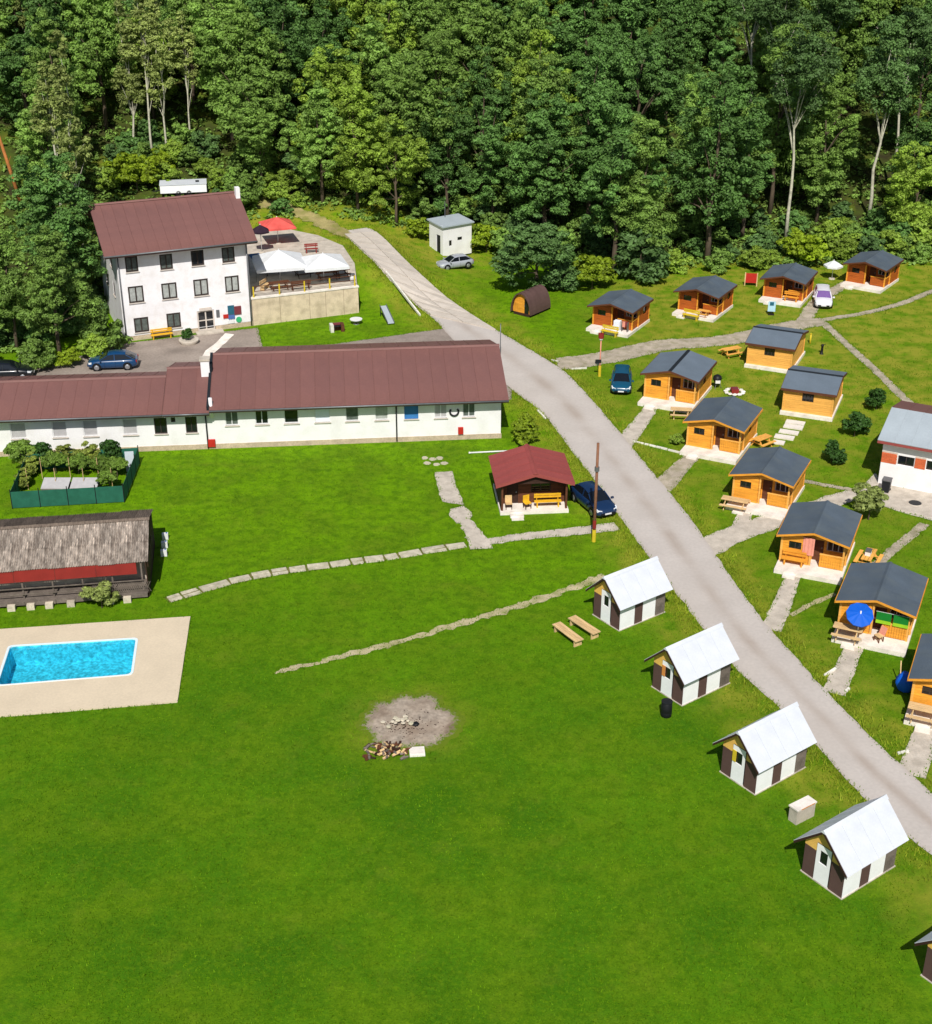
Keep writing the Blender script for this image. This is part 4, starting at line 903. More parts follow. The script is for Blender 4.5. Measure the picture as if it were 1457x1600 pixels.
lat.build('lattice_panel', 'wood_grey', sh); EXCL.append([tuple(sf.wld(p).xy) for p in ((-SL, -.1, 0), (0, -.1, 0), (0, SD, 0), (-SL, SD, 0))])

# ---- brick building on the right ---------------------------------------------------------------------------
bf = Fr((30.0, 92.7, 0), -27); bb = thing('brick_building', 'white and orange brick building with a pale grey roof at the right edge', 'building', bf.o, bf.yaw)
BL, BD, BH = 12.0, 7.2, 3.6
ob = [(1.15, 2.3, 1.75, 2.45), (3.15, 4.3, 1.75, 2.45), (5.3, 6.5, 1.75, 2.45), (7.4, 8.6, 1.75, 2.45)]
MB().wall(Pf(0), 0, BL, -.1, 1.7, []).build('front_wall', 'render_white', bb); MB().wall(Pf(.05), 0, BL, 1.7, BH, ob, .14).build('upper_wall', 'render_white', bb)
MB().add([(0, 0, 1.7), (BL, 0, 1.7), (BL, .05, 1.7), (0, .05, 1.7)], [(0, 1, 2, 3)]).build('ledge', 'render_white', bb)
for o in ob: window(bb, Pf(.05), o, 'frame_dark', th=.12, sill=False, mull=(1, 0))
bkm = {}
def brickpiece(wd):
    if wd not in bkm: me = MB().box(0, wd, -.05, .0, 0, .1).mesh('brick'); me.materials.append(MATS['brick']); bkm[wd] = me
    return bkm[wd]
for a, c in ((0., 1.1), (2.35, 3.1), (4.35, 5.25), (6.55, 7.35)):
    pn = MB().box(a, c, .015, .045, 1.71, 2.6).build('brick_panel', 'concrete', bb); r_ = 0; z = 1.72
    while z < 2.5:
        x = a+.01; first = True
        while x < c-.06:
            wd = .12 if (first and r_ % 2) else .25; first = False; wd = min(wd, round(c-.01-x, 2))
            if wd > .05: obj_of(brickpiece(wd), 'brick', pn, (x, .03, z))
            x += wd+.012
        z += .112; r_ += 1
for P, x in ((Pl(0), 0), (Pr(BL), BL)): MB().add([P(0, -.1, 0), P(BD, -.1, 0), P(BD, BH, 0), P(BD/2, BH+BD/2*.24, 0), P(0, BH, 0)], [(0, 1, 2, 3, 4)]).build('side_wall', 'render_white', bb)
MB().wall(Pb(BD), 0, BL, -.1, BH, []).build('back_wall', 'render_white', bb)
z0, zr = BH-.5*.24+.08, BH+BD/2*.24+.08
roof_panels(bb, slope_fn(0, -.55, z0, BD/2, zr), -.35, BL+.35, 11, 'roof_grey'); roof_panels(bb, slope_fn(0, BD+.55, z0, BD/2, zr), -.35, BL+.35, 11, 'roof_red')
MB().box(-.35, BL+.35, -.54, -.49, z0-.22, z0-.01).build('fascia', 'roof_red2', bb); excl_rect(bf.o, -27, 0, BL, 0, BD)

# ---- round wooden pod -----------------------------------------------------------------------------------------
pf = Fr(G(801, 489), -38); pod = thing('camping_pod', 'rounded wooden camping pod with brown shingle skin and orange front', 'pod', pf.o, pf.yaw)
PW, PD = 2.3, 3.1; arc = [(PW/2-PW/2*1.04*math.cos(a)*(1-.1*math.sin(a)), .25+2.05*math.sin(a)**.9) for a in np.linspace(0, math.pi, 19)]
b = MB(); 
for y in (-.3, PD):
    for k in (1., .95): b.v += [(PW/2+(x-PW/2)*k, y, .25+(z-.25)*k) for x, z in arc]
n = len(arc)
for i in range(n-1): b.f += [(i, i+1, 2*n+i+1, 2*n+i), (n+i, 3*n+i, 3*n+i+1, n+i+1), (i, n+i, n+i+1, i+1), (2*n+i, 2*n+i+1, 3*n+i+1, 3*n+i)]
b.build('shell', 'panel_brown', pod, False)
for k in range(9):                                   # courses of the shingle skin
    y0, y1 = -.3+k*(PD+.3)/9, -.3+(k+1)*(PD+.3)/9+.04; q = MB(); 
    for y, s_ in ((y0, 1.012+.01*(k % 2)), (y1, 1.008+.01*(k % 2))): q.v += [(PW/2+(x-PW/2)*s_, y, .25+(z-.25)*s_) for x, z in arc]
    q.f = [(i, i+1, n+i+1, n+i) for i in range(n-1)]; q.build('shingle_course', 'panel_brown', pod)
for i in range(8):
    xa, xb = PW/2-PW/2*.93+i*PW*.93/8, PW/2-PW/2*.93+(i+1)*PW*.93/8-.015; zz = lambda x: .25+.95*2.05*max(0., 1-abs((x-PW/2)/(PW/2*.95))**2.2)**.5
    if i in (5, 6): 
        MB().prism([(xa, 1.75), (xb, 1.75), (xb, zz(xb)), (xa, zz(xa))], Pf(0), 0, .06).build('front_board', 'wood_orange', pod)
    else: MB().prism([(xa, .25), (xb, .25), (xb, max(.3, zz(xb))), (xa, max(.3, zz(xa)))], Pf(0), 0, .06).build('front_board', 'wood_orange', pod)
dd = MB().box(PW/2-PW/2*.93+5*PW*.93/8, PW/2-PW/2*.93+7*PW*.93/8-.015, .03, .08, .25, 1.74).build('door', 'glass_dark', pod); MB().box(1.42, 1.47, 0, .03, .9, 1.1).build('handle', 'metal_grey', dd)
MB().box(.2, PW-.2, -.1, PD, -.1, .25).build('base_beam', 'wood_dark', pod); EXCL.append([tuple(pf.wld(p).xy) for p in ((0, 0, 0), (PW, 0, 0), (PW, PD, 0), (0, PD, 0))])
# ================================================================== CARS
def make_car(paint, label, loc, yaw, kind='hatch', s=1., glass='glass_dark'):
    t = thing('parked_car', label, 'car', loc, R(yaw)); t.scale = (s,)*3
    st = [(-2.16, .62, .42, .74), (-2.08, .78, .30, .90), (-1.75, .85, .24, .96), (-.9, .88, .2, .95), (.3, .885, .2, .94), (1.05, .87, .2, .93), (1.55, .85, .22, .86), (1.95, .79, .26, .76), (2.12, .66, .34, .64)]
    b = MB(); n = 0
    for x, w_, zb, zt in st:
        half = [(w_*.82, zb), (w_*.97, zb+.1), (w_, zb+(zt-zb)*.5), (w_*.97, zt-.09), (w_*.86, zt-.01), (w_*.4, zt+.03)]
        ring = [(x, -y, z) for y, z in half]+[(x, y, z) for y, z in half[::-1]]; n = len(ring); b.v += ring
    for i in range(len(st)-1): b.f += [(i*n+j, i*n+(j+1) % n, (i+1)*n+(j+1) % n, (i+1)*n+j) for j in range(n)]
    b.f += [tuple(range(n))[::-1], tuple((len(st)-1)*n+j for j in range(n))]
    body = b.build('body', paint, t, True)
    re = {'hatch': [(-1.2, 1.42), (-1.98, .93)], 'sedan': [(-.95, 1.38), (-1.75, .93)], 'estate': [(-1.75, 1.42), (-2.05, .95)]}[kind]
    gs = [(1.08, .74, .93), (.38, .74, 1.38), (-.25, .75, 1.46), (re[0][0], .74, re[0][1]), (re[1][0], .70, re[1][1])]
    def ring(x, wb, zr):
        tz = max(zr, .96); k = (tz-.9)/.55; wt = wb-.16*k
        return [(x, -wb, .9), (x, -wt, tz-.07), (x, -wt*.86, tz), (x, 0, tz+.025), (x, wt*.86, tz), (x, wt, tz-.07), (x, wb, .9)]
    g = MB(); m_ = 7
    for q in gs: g.v += ring(*q)
    for i in range(len(gs)-1): g.f += [(i*m_+j, i*m_+j+1, (i+1)*m_+j+1, (i+1)*m_+j) for j in range(m_-1)]
    g.f += [tuple(range(m_))[::-1], tuple((len(gs)-1)*m_+j for j in range(m_))]
    g.build('glasshouse', glass, t)
    r_ = MB(); rr = [(.33, .74, 1.38)]+gs[2:4]
    for q in rr: r_.v += [(x, y*1.015, z+.018) for x, y, z in ring(*q)[1:6]]
    for i in range(len(rr)-1): r_.f += [(i*5+j, i*5+j+1, (i+1)*5+j+1, (i+1)*5+j) for j in range(4)]
    r_.build('roof', paint, t, True)
    for s_ in (-1, 1):
        ra = [ring(*q) for q in gs]; k0, k1 = (0, 1) if s_ < 0 else (6, 5)
        for (p, q) in ((ra[0][k0], ra[1][k1]), (ra[2][k0], ra[2][k1]), (ra[4][k0], ra[3][k1])): MB().bar(Vector(p)+Vector((0, s_*.012, .0)), Vector(q)+Vector((0, s_*.012, .0)), .07, .05).build('pillar', paint, t)
        MB().obox((.95, s_*.96, .98), (.12, .2, .13)).build('mirror', paint, t)
        MB().hexa([(1.8, s_*.5, .62), (2.13, s_*.45, .58), (2.0, s_*.76, .60), (1.75, s_*.83, .64), (1.8, s_*.5, .78), (2.1, s_*.45, .68), (1.98, s_*.76, .74), (1.72, s_*.83, .79)][::1]).build('headlight', 'lamp_glass', t)
        MB().obox((-2.1, s_*.66, .78), (.1, .2, .2)).build('tail_light', 'lamp_red', t)
        MB().obox((-.3, s_*.893, .6), (.012, .006, .5)).obox((.62, s_*.893, .56), (.012, .006, .45)).build('door_seam', 'black', t)
        for x in (-1.32, 1.32):
            wh = MB().lathe([(.1, -.09), (.24, -.1), (.31, -.09), (.325, 0), (.31, .09), (.24, .1), (.1, .09)], 18, (x, s_*.80, .325), 'y').build('wheel', 'tyre', t, True)
            MB().lathe([(0, s_*.105), (.21, s_*.105), (.23, s_*.085), (.23, 0)], 14, (x, s_*.80, .325), 'y').build('rim', 'rim', wh, True)
            MB().lathe([(0, s_*.0), (.39, s_*.0), (.39, -s_*.1)], 18, (x, s_*.888, .36), 'y').build('wheel_arch', 'black', t)
    MB().obox((2.13, 0, .42), (.06, 1.1, .14)).build('grille', 'black', t); MB().obox((2.165, 0, .45), (.02, .5, .11)).build('number_plate', 'frame_white', t); MB().obox((-2.165, 0, .62), (.02, .5, .11)).build('number_plate', 'frame_white', t)
    return t
for o in ():
    pass
make_car('paint_blue', 'dark blue hatchback parked in the yard left of the white house', at(178, 574, 0), 186-0, 'hatch', 1.0)
make_car('paint_black', 'black estate car half cut by the left edge behind the long building', at(14, 590, 0), 8, 'estate', 1.02)
make_car('paint_navy', 'dark blue car parked beside the red roofed hut at the road', at(927, 792, 0), -66, 'hatch', 1.0)
make_car('paint_teal', 'teal blue car parked on the grass left of a cabin', at(971, 605, 0), -97, 'estate', .98)
make_car('paint_silver', 'silver car parked in front of the small white hut', G(711, 418), 206, 'hatch', .92)
make_car('paint_white', 'white car with violet tinted windscreen parked between two cabins', at(1285, 474, 0), -100, 'estate', 1.0, 'glass_purple')

# ================================================================== SMALL THINGS
def planks(parent, name, x0, x1, ys, wd, z, th, m):
    for y in ys: MB().box(x0, x1, y, y+wd, z, z+th).build(name, m, parent)
def picnic(label, loc, yaw, ln=1.8, m='wood_pale', s=1., group=None):
    t = thing('picnic_table', label, 'picnic table', loc, R(yaw), group); t.scale = (s,)*3
    planks(t, 'top_plank', -ln/2, ln/2, (-.33, -.1, .13), .2, .7, .045, m); planks(t, 'seat_plank', -ln/2, ln/2, (-.78, .54), .24, .42, .045, m)
    for x in (-ln/2+.3, ln/2-.3):
        MB().bar((x, -.6, 0), (x, -.15, .7), .05, .09).build('leg', m, t); MB().bar((x, .6, 0), (x, .15, .7), .05, .09).build('leg', m, t)
        MB().box(x-.08, x-.03, -.76, .76, .36, .42).build('crossbar', m, t)
    return t
def bench(label, loc, yaw, ln=1.8, m='wood_pale', back=True, wd=.4, z=.42, group=None, cat='bench'):
    t = thing('bench', label, cat, loc, R(yaw), group)
    k = 3; w_ = wd/k; planks(t, 'seat_plank', -ln/2, ln/2, [-wd/2+i*w_ for i in range(k)], w_-.02, z, .05, m)
    for x in (-ln/2+.2, ln/2-.2): MB().box(x-.04, x+.04, -wd/2+.04, wd/2-.04, 0, z).build('leg', m, t)
    if back:
        for q in (.62, .8): MB().box(-ln/2, ln/2, wd/2-.02, wd/2+.03, q, q+.13).build('back_plank', m, t)
        for x in (-ln/2+.2, ln/2-.2): MB().box(x-.03, x+.03, wd/2+.031, wd/2+.08, .0, .93).build('back_post', m, t)
    return t
def parasol(label, loc, yaw, w_, h_, m, sides=4, rise=.55, val=.18, tilt=None, base=True):
    t = thing('parasol', label, 'parasol', loc, R(yaw))
    rot = math.pi/sides; rad = w_/2/math.cos(math.pi/sides) if sides == 4 else w_/2
    ring = lambda r, z, n=sides: [(r*math.cos(2*math.pi*i/n+rot), r*math.sin(2*math.pi*i/n+rot), z) for i in range(n)]
    M_ = Matrix.Translation((0, 0, h_)) @ (Matrix.Rotation(R(tilt[0]), 4, 'X') @ Matrix.Rotation(R(tilt[1]), 4, 'Y') if tilt else Matrix())
    for i in range(sides):
        a, b = ring(rad, 0)[i], ring(rad, 0)[(i+1) % sides]; mid = [((a[0]+b[0])/2*.55, (a[1]+b[1])/2*.55, rise*.40)]; c = MB(); ap = (0, 0, rise)
        a5, b5 = [tuple(q*.55 for q in a[:2])+(rise*.47,), tuple(q*.55 for q in b[:2])+(rise*.47,)]
        pts = [ap, a5, mid[0], b5, a, ((a[0]+b[0])/2, (a[1]+b[1])/2, -.02), b, (a[0], a[1], -val), ((a[0]+b[0])/2, (a[1]+b[1])/2, -val-.02), (b[0], b[1], -val)]
        c.v = [tuple(M_ @ Vector(q)) for q in pts]; c.f = [(0, 1, 2), (0, 2, 3), (1, 4, 5, 2), (2, 5, 6, 3), (4, 7, 8, 5), (5, 8, 9, 6)]; c.build('canopy_panel', m, t, False)
    MB().tube([(0, 0, 0), tuple(M_ @ Vector((0, 0, rise+.06)))], .035, 8).build('pole', 'frame_white', t, True)
    if base: MB().lathe([(0, .1), (.3, .1), (.34, 0)], 14).build('base', 'concrete', t)
    MB().lathe([(0, .1), (.05, .08), (.05, 0)], 8, tuple(M_ @ Vector((0, 0, rise)))).build('finial', 'frame_white', t)
    return t
# terrace
def tw(px, py, z=2.7): return at(px, py, z)
def und(px, py, ztop): p = at(px, py, ztop); return Vector((p.x, p.y, 2.7))
parasol('large white square parasol nearer the house on the terrace', und(436, 399, 5.3), 14, 4.9, 2.0, 'white_cloth', rise=1.15, val=.3)
parasol('white square parasol at the outer corner of the terrace', und(505, 402, 5.1), 16, 4.3, 1.95, 'white_cloth', rise=.85, val=.28)
pr = parasol('faded red parasol at the back of the terrace', und(433, 345, 5.1), 18, 3.4, 2.0, 'red_cloth', rise=.8)
parasol('dark purple parasol against the house wall on the terrace', und(407, 357, 5.2), 10, 2.0, 2.3, 'dark_cloth', 6, rise=.6)
p = at(402, 405, 4.6); t = thing('tarpaulin', 'blue tarpaulin stretched between the house and the white parasol', 'tarpaulin', (p.x, p.y, 2.7), R(24))
b = MB(); k = 6
for i in range(k+1):
    for j in range(k+1): x, y = -.55+1.1*i/k, -1.2+2.4*j/k; b.v.append((x, y, 1.9-.12*math.sin(math.pi*i/k)*math.sin(math.pi*j/k)+.25*j/k))
b.f = [(i*(k+1)+j, (i+1)*(k+1)+j, (i+1)*(k+1)+j+1, i*(k+1)+j+1) for i in range(k) for j in range(k)]; b.build('sheet', 'tarp_blue', t, True)
for x, y, z in ((-.5, -1.15, 1.9), (.5, -1.15, 1.9), (-.5, 1.15, 2.12), (.5, 1.15, 2.12)): MB().tube([(x, y, 0), (x, y, z)], .03, 6).build('pole', 'metal_grey', t)
def two(p): return (p.x, p.y, 2.7)
picnic('brown picnic table under the white parasol nearer the house', two(tw(437, 452)), 22, 2.0, 'wood_brown')
picnic('brown picnic table under the outer white parasol', two(tw(512, 436)), 20, 2.2, 'wood_brown')
picnic('dark table in the shade behind the white parasols', two(tw(445, 415)), 20, 2.0, 'wood_brown')
picnic('brown picnic table in the shade between the two white parasols', two(tw(474, 432)), 24, 1.8, 'wood_dark')
picnic('dark brown picnic table at the back of the nearer white parasol', two(tw(425, 428)), 24, 1.8, 'wood_dark')
picnic('brown picnic table at the terrace rail below the outer parasol', two(tw(535, 432)), 22, 1.5, 'wood_brown')
bench('dark brown bench along the terrace rail', two(tw(470, 452)), 201, 2.0, 'wood_brown')
bench('folding wooden bench on the terrace against the house corner', two(tw(415, 452)), 70, 1.4, 'wood_pale')
bench('red wooden bench at the back of the terrace', two(tw(487, 395)), 12, 1.4, 'awning_red')
p = tw(551, 441); t = thing('waste_bin', 'white and grey waste bin at the outer terrace corner', 'bin', two(p)); MB().lathe([(0, 0), (.22, 0), (.26, .75), (.24, .78)], 14).build('body', 'frame_white', t, True); MB().lathe([(.27, .78), (.27, .85), (0, .9)], 14).build('lid', 'metal_grey', t)
# things on the small lawn below the terrace
p = G(527, 517); t = thing('barbecue', 'small white stone barbecue with a dark opening on the lawn below the terrace', 'barbecue', p, R(15)); MB().box(-.65, -.35, -.4, .4, -.05, .7).build('side_wall', 'stone_white', t); MB().box(.35, .65, -.4, .4, -.05, .7).build('side_wall', 'wood_brown', t); MB().box(-.35, .35, .1, .4, -.05, .7).build('back_wall', 'maroon', t); MB().box(-.34, .34, -.36, .1, .5, .55).build('grill', 'black', t)
p = G(557, 506); t = thing('table', 'low white round-topped garden table on the lawn below the terrace', 'table', p); MB().lathe([(0, .5), (.6, .5), (.6, .44), (.1, .42)], 18).build('top', 'frame_white', t); MB().tube([(0, 0, 0), (0, 0, .44)], .08, 8).build('leg', 'metal_grey', t); MB().lathe([(0, .04), (.3, .04), (.32, 0)], 14).build('foot', 'metal_grey', t)
p = G(605, 500); t = thing('slide', 'pale grey slide chute lying on the grass slope by the road', 'slide', p, R(108)); z1 = .95
MB().hexa([(-1.5, -.3, .12), (1.4, -.3, z1), (1.4, .3, z1), (-1.5, .3, .12), (-1.5, -.3, .16), (1.4, -.3, z1+.04), (1.4, .3, z1+.04), (-1.5, .3, .16)]).build('chute', 'roof_grey', t)
for y in (-.32, .32): MB().bar((-1.5, y, .22), (1.4, y, z1+.12), .04, .16).build('side_rail', 'metal_grey', t)
for y in (-.28, .28): MB().tube([(1.35, y, -.2), (1.35, y, z1)], .04, 6).build('leg', 'metal_dark', t)
# behind the house
bp = G(288, 303); t = thing('trailer', 'white box trailer standing behind the house roof', 'trailer', (bp.x, bp.y, hgt(bp.x, bp.y)), R(10)); MB().box(-2.6, 2.6, -1.1, 1.1, .4, 1.3).build('body', 'panel_white', t); MB().box(-2.65, 2.65, -1.15, 1.15, 1.3, 1.4).build('roof', 'roof_white', t)
MB().box(1.4, 1.8, -.4, 0, 1.4, 1.52).build('roof_vent', 'metal_dark', t)
for x in (-.6, .6):
    for s_ in (-1, 1): MB().lathe([(.1, -.1), (.3, -.1), (.34, 0), (.3, .1), (.1, .1)], 14, (x, s_*1.0, .34), 'y').build('wheel', 'tyre', t)
MB().bar((-2.6, 0, .5), (-3.5, 0, .45), .1, .1).build('drawbar', 'metal_dark', t)
# yard furniture
bp = hf.wld((hf.hit(252, 524)[0], -.45, 0)); bench('bright orange yellow bench under the lower windows of the white house', bp, 22, 2.0, 'wood_yellow', True, .42)
bp = at(296, 536, 0); t = thing('planter', 'round stone planter with bushy green plants before the house door', 'planter', bp); MB().lathe([(.75, 0), (.95, .35), (.9, .4), (.7, .38), (0, .34)], 18).build('bowl', 'concrete', t, True)
bench('wooden bench with yellow seat on the right of the red roofed hut porch', rf.wld((3.75, .75, .22)), 5, 1.9, 'wood_yellow', True)
for k, (x, y) in enumerate(((1.0, .7), (2.3, .65))):
    t = thing('chair', ['dark framed wooden chair at the left of the red roofed hut porch', 'yellow wooden chair in the middle of the red roofed hut porch'][k], 'chair', rf.wld((x, y, .22)), R(5+20*k)); m_ = ('wood_pale', 'wood_yellow')[k]
    MB().box(-.24, .24, -.22, .22, .4, .44).build('seat', m_, t); MB().box(-.24, .24, .19, .23, .44, .92).build('backrest', m_, t)
    for a in (-.2, .2):
        for c in (-.18, .18): MB().box(a-.025, a+.025, c-.025, c+.025, 0, .4).build('leg', 'wood_dark', t)
struct(poly_sheet('pale_walkway', px2([(352, 521), (366, 523), (352, 537), (330, 556), (314, 560), (322, 548), (338, 536)]), 'concrete_pale', .03, .06))
# ---- long benches in front of the first white hut
for a, b, lab in (((868, 973), (908, 1003), 'long pale plank bench on the lawn, left one of the pair by a white hut'), ((892, 963), (935, 991), 'long pale plank bench on the lawn, right one of the pair by a white hut')):
    A, B = at(*a, .42), at(*b, .42); m_ = (A+B)/2; bench(lab, (m_.x, m_.y, 0), math.degrees(math.atan2(B.y-A.y, B.x-A.x)), (B-A).length*.92, 'wood_pale', False, .62)
p = at(1041, 1118, 0); t = thing('barrel', 'black barrel standing on the lawn before the second white hut', 'barrel', p); MB().lathe([(0, 0), (.28, 0), (.3, .02), (.31, .28), (.3, .3), (.31, .32), (.31, .6), (.3, .62), (.3, .86), (.28, .88)], 16).build('body', 'black', t, True); MB().lathe([(.28, .88), (.31, .9), (.31, .94), (0, .97)], 16).build('lid', 'metal_dark', t)
p = at(1252, 1278, 0); t = thing('concrete_block', 'pale concrete trough block on the lawn between two white huts', 'concrete block', p, R(34)); MB().box(-.62, .62, -.26, .26, -.05, .82).build('body', 'concrete', t); MB().box(-.66, .66, -.3, .3, .82, .9).build('top_slab', 'concrete_pale', t); MB().box(-.4, .5, -.31, -.27, .84, .89).build('rust_edge', 'paint_orange', t)
# ---- cabin furniture
def cab(k, x, y, z=0): q = CAB[k].wld((x, y, z)); return q
bench('bright yellow bench on the grass before the cabin nearest the pod', cab('C1', 2.7, -.75), -32, 1.7, 'yellow', True)
bench('bright yellow bench before the second cabin from the pod', cab('C2', 2.2, -.75), -34, 1.7, 'yellow', True)
t = thing('cupboard', 'white cupboard on the porch corner of the cabin nearest the pod', 'cupboard', cab('C1', 3.0, .35, .28), R(-29)); MB().box(-.3, .3, -.25, .25, 0, .95).build('body', 'panel_white', t); MB().box(-.29, -.01, -.27, -.25, .04, .92).build('door', 'white_panel', t); MB().box(.01, .29, -.27, -.25, .04, .92).build('door', 'white_panel', t)
t = thing('towel_rack', 'pink and white towels on a rack on the porch of the cabin nearest the pod', 'towel rack', cab('C1', 3.75, .4, .28), R(-29)); MB().box(-.3, .3, -.02, .02, .9, .94).build('bar', 'metal_grey', t); MB().box(-.28, 0, -.05, .05, .4, .94).build('towel', 'pink', t); MB().box(.02, .28, -.05, .05, .5, .94).build('towel', 'maroon', t); MB().box(-.3, -.26, -.2, .2, 0, .9).build('leg', 'metal_grey', t); MB().box(.26, .3, -.2, .2, 0, .9).build('leg', 'metal_grey', t)
picnic('wooden table with benches on the slab of the second cabin from the pod', cab('C2', 3.2, .05, .28), -30, 1.4, 'wood_light', .8)
picnic('pale picnic table on the slab left of the fourth cabin from the bottom', cab('C9', .75, -.55, .0), -24, 1.9, 'wood_pale')
picnic('pale picnic table beneath the blue parasol', cab('C11', 1.0, -.55, .28), -24, 1.7, 'wood_pale')
picnic('pale picnic table on the slab of the cabin cut by the right edge', cab('C12', 1.1, -.5, .28), -24, 1.7, 'wood_pale')
bench('orange slatted bench against the front wall of the cabin with the pink curtain', cab('C10', 1.2, .05, .28), -22.6, 1.5, 'wood_orange', True)
bench('orange bench on the porch of the cabin left of the white car', cab('C3', 3.2, .3, .28), -26, 1.5, 'wood_orange', True)
bp = cab('C11', 1.55, -.6, .28); parasol('bright blue round parasol on the porch slab of a cabin', bp, 0, 1.6, 1.75, 'blue_cloth', 10, rise=.3, val=.08, tilt=(34, -4))
bp = cab('C12', -.25, 2.4, 0); t = thing('tarpaulin', 'blue tarpaulin bundle beside the cabin cut by the right edge', 'tarpaulin', bp, R(-24)); rock(MB(), (0, 0, .55), .6, random.Random(4), 1.5).build('bundle', 'blue_cloth', t, True); MB().bar((-.3, .2, .1), (-.5, .9, 1.3), .06, .06).build('pole', 'wood_pale', t)
t = thing('towel_line', 'green and lime towels hanging along the porch of the cabin with the blue parasol', 'towels', cab('C11', 3.3, .38, 1.3), R(-24))
MB().box(-.95, .95, -.012, .012, .62, .645).build('line', 'frame_white', t)
for x0_, x1_ in ((-.92, -.06), (.06, .92)): MB().box(x0_, x1_, -.03, .03, .1, .63).build('towel', 'towel_green', t); MB().box(x0_, x1_, -.034, .034, -.12, .1).build('towel_hem', 'towel_lime', t)
t = thing('deck_chair', 'small wooden chair with a pink towel near the blue parasol', 'chair', cab('C11', 2.75, -.15, .28), R(-60))
MB().box(-.22, .22, -.2, .2, .36, .4).build('seat', 'wood_pale', t); MB().hexa([(-.22, .18, .38), (.22, .18, .38), (.22, .22, .38), (-.22, .22, .38), (-.22, .34, .85), (.22, .34, .85), (.22, .38, .85), (-.22, .38, .85)]).build('backrest', 'pink', t)
for x in (-.19, .19):
    for y in (-.17, .17): MB().box(x-.025, x+.025, y-.025, y+.025, 0, .36).build('leg', 'wood_brown', t)
t = thing('curtain', 'pale pink curtain hanging beside the open porch of a cabin', 'curtain', cab('C10', 1.95, .33, .28), R(-22.6)); b = MB()
for i in range(13): x = -.3+.72*i/12; y = .03*math.sin(i*1.6); b.v += [(x, y, .75), (x, y, 2.0)]
b.f = [(2*i, 2*i+2, 2*i+3, 2*i+1) for i in range(12)]; b.build('fabric', 'pink', t, True); MB().tube([(-.34, 0, 2.02), (.46, 0, 2.02)], .02, 6).build('rod', 'wood_brown', t)
# side table group right of C10
picnic('orange wooden picnic table carrying a white box, between two roadside cabins', cab('C10', 5.6, 2.6, 0), 62, 1.8, 'wood_light')
bp = cab('C10', 5.55, 2.5, .75); t = thing('cool_box', 'white cool box on the orange picnic table', 'cool box', bp, R(62)); MB().box(-.25, .25, -.17, .17, 0, .28).build('body', 'frame_white', t); MB().box(-.27, .27, -.19, .19, .28, .34).build('lid', 'metal_grey', t)
picnic('wooden picnic table between the cabin with dark ridge strip and the next one', at(1064, 652, 0), -8, 1.7, 'wood_pale')
picnic('wooden picnic table with orange seats beside the lane, left of a light cabin', at(1142, 556, 0), 25, 1.8, 'wood_light')
picnic('wooden picnic table behind the second orange roadside cabin', at(1190, 697, 0), 40, 1.6, 'wood_light')
# red things
p = at(1148, 614, 0); t = thing('fire_ring', 'ring of white stones around a red brown grill on the grass', 'fire ring', p); rg = random.Random(6)
for i in range(11): a = 6.28*i/11; rock(MB(), (.72*math.cos(a), .72*math.sin(a), .12), .22, rg).build('stone', 'stone_white', t)
MB().box(-.3, .3, -.35, .35, 0, .42).build('grill', 'awning_red', t); MB().box(-.24, .24, -.29, .29, .42, .46).build('grate', 'maroon', t)
p = G(1173, 447); t = thing('hoarding', 'small red board on posts at the forest edge behind the cabins', 'board', p, R(-10)); MB().box(-.55, .55, -.03, .03, .35, 1.35).build('panel', 'red', t); MB().box(.55, .66, -.04, .04, 0, 1.42).build('post', 'wood_pale', t); MB().box(-.66, -.55, -.04, .04, 0, 1.42).build('post', 'wood_pale', t)
p = at(1205, 492, 0); t = thing('notice_board', 'light blue notice board on a dark stand before the cabin left of the white car', 'notice board', p, R(-8)); MB().box(-.36, .36, -.03, .03, .35, 1.35).build('panel', 'lightblue', t); MB().box(-.2, .18, -.045, -.031, .95, 1.3).build('sheet', 'teal', t); MB().box(-.05, .05, -.02, .02, 0, .35).build('post', 'metal_dark', t); MB().box(-.3, .3, -.16, .16, 0, .05).build('foot', 'metal_dark', t)
p = G(1300, 436); parasol('low white parasol between the two furthest cabins', p, 10, 2.0, 1.5, 'white_cloth', 6, rise=.5)
p = at(1120, 606, 0); t = thing('kettle_barbecue', 'black kettle barbecue with white lid handle behind the cabin with dark ridge strip', 'barbecue', p); MB().lathe([(0, .5), (.25, .55), (.38, .8), (.38, .86)], 16).build('bowl', 'black', t, True); MB().lathe([(.39, .86), (.34, 1.05), (.15, 1.18), (0, 1.2)], 16).build('lid', 'black', t, True); MB().box(-.2, .2, -.42, -.3, .55, .8).build('side_tray', 'frame_white', t)
for i in range(3): a = 2.1*i; MB().tube([(.15*math.cos(a), .15*math.sin(a), .6), (.4*math.cos(a), .4*math.sin(a), 0)], .025, 6).build('leg', 'metal_grey', t)
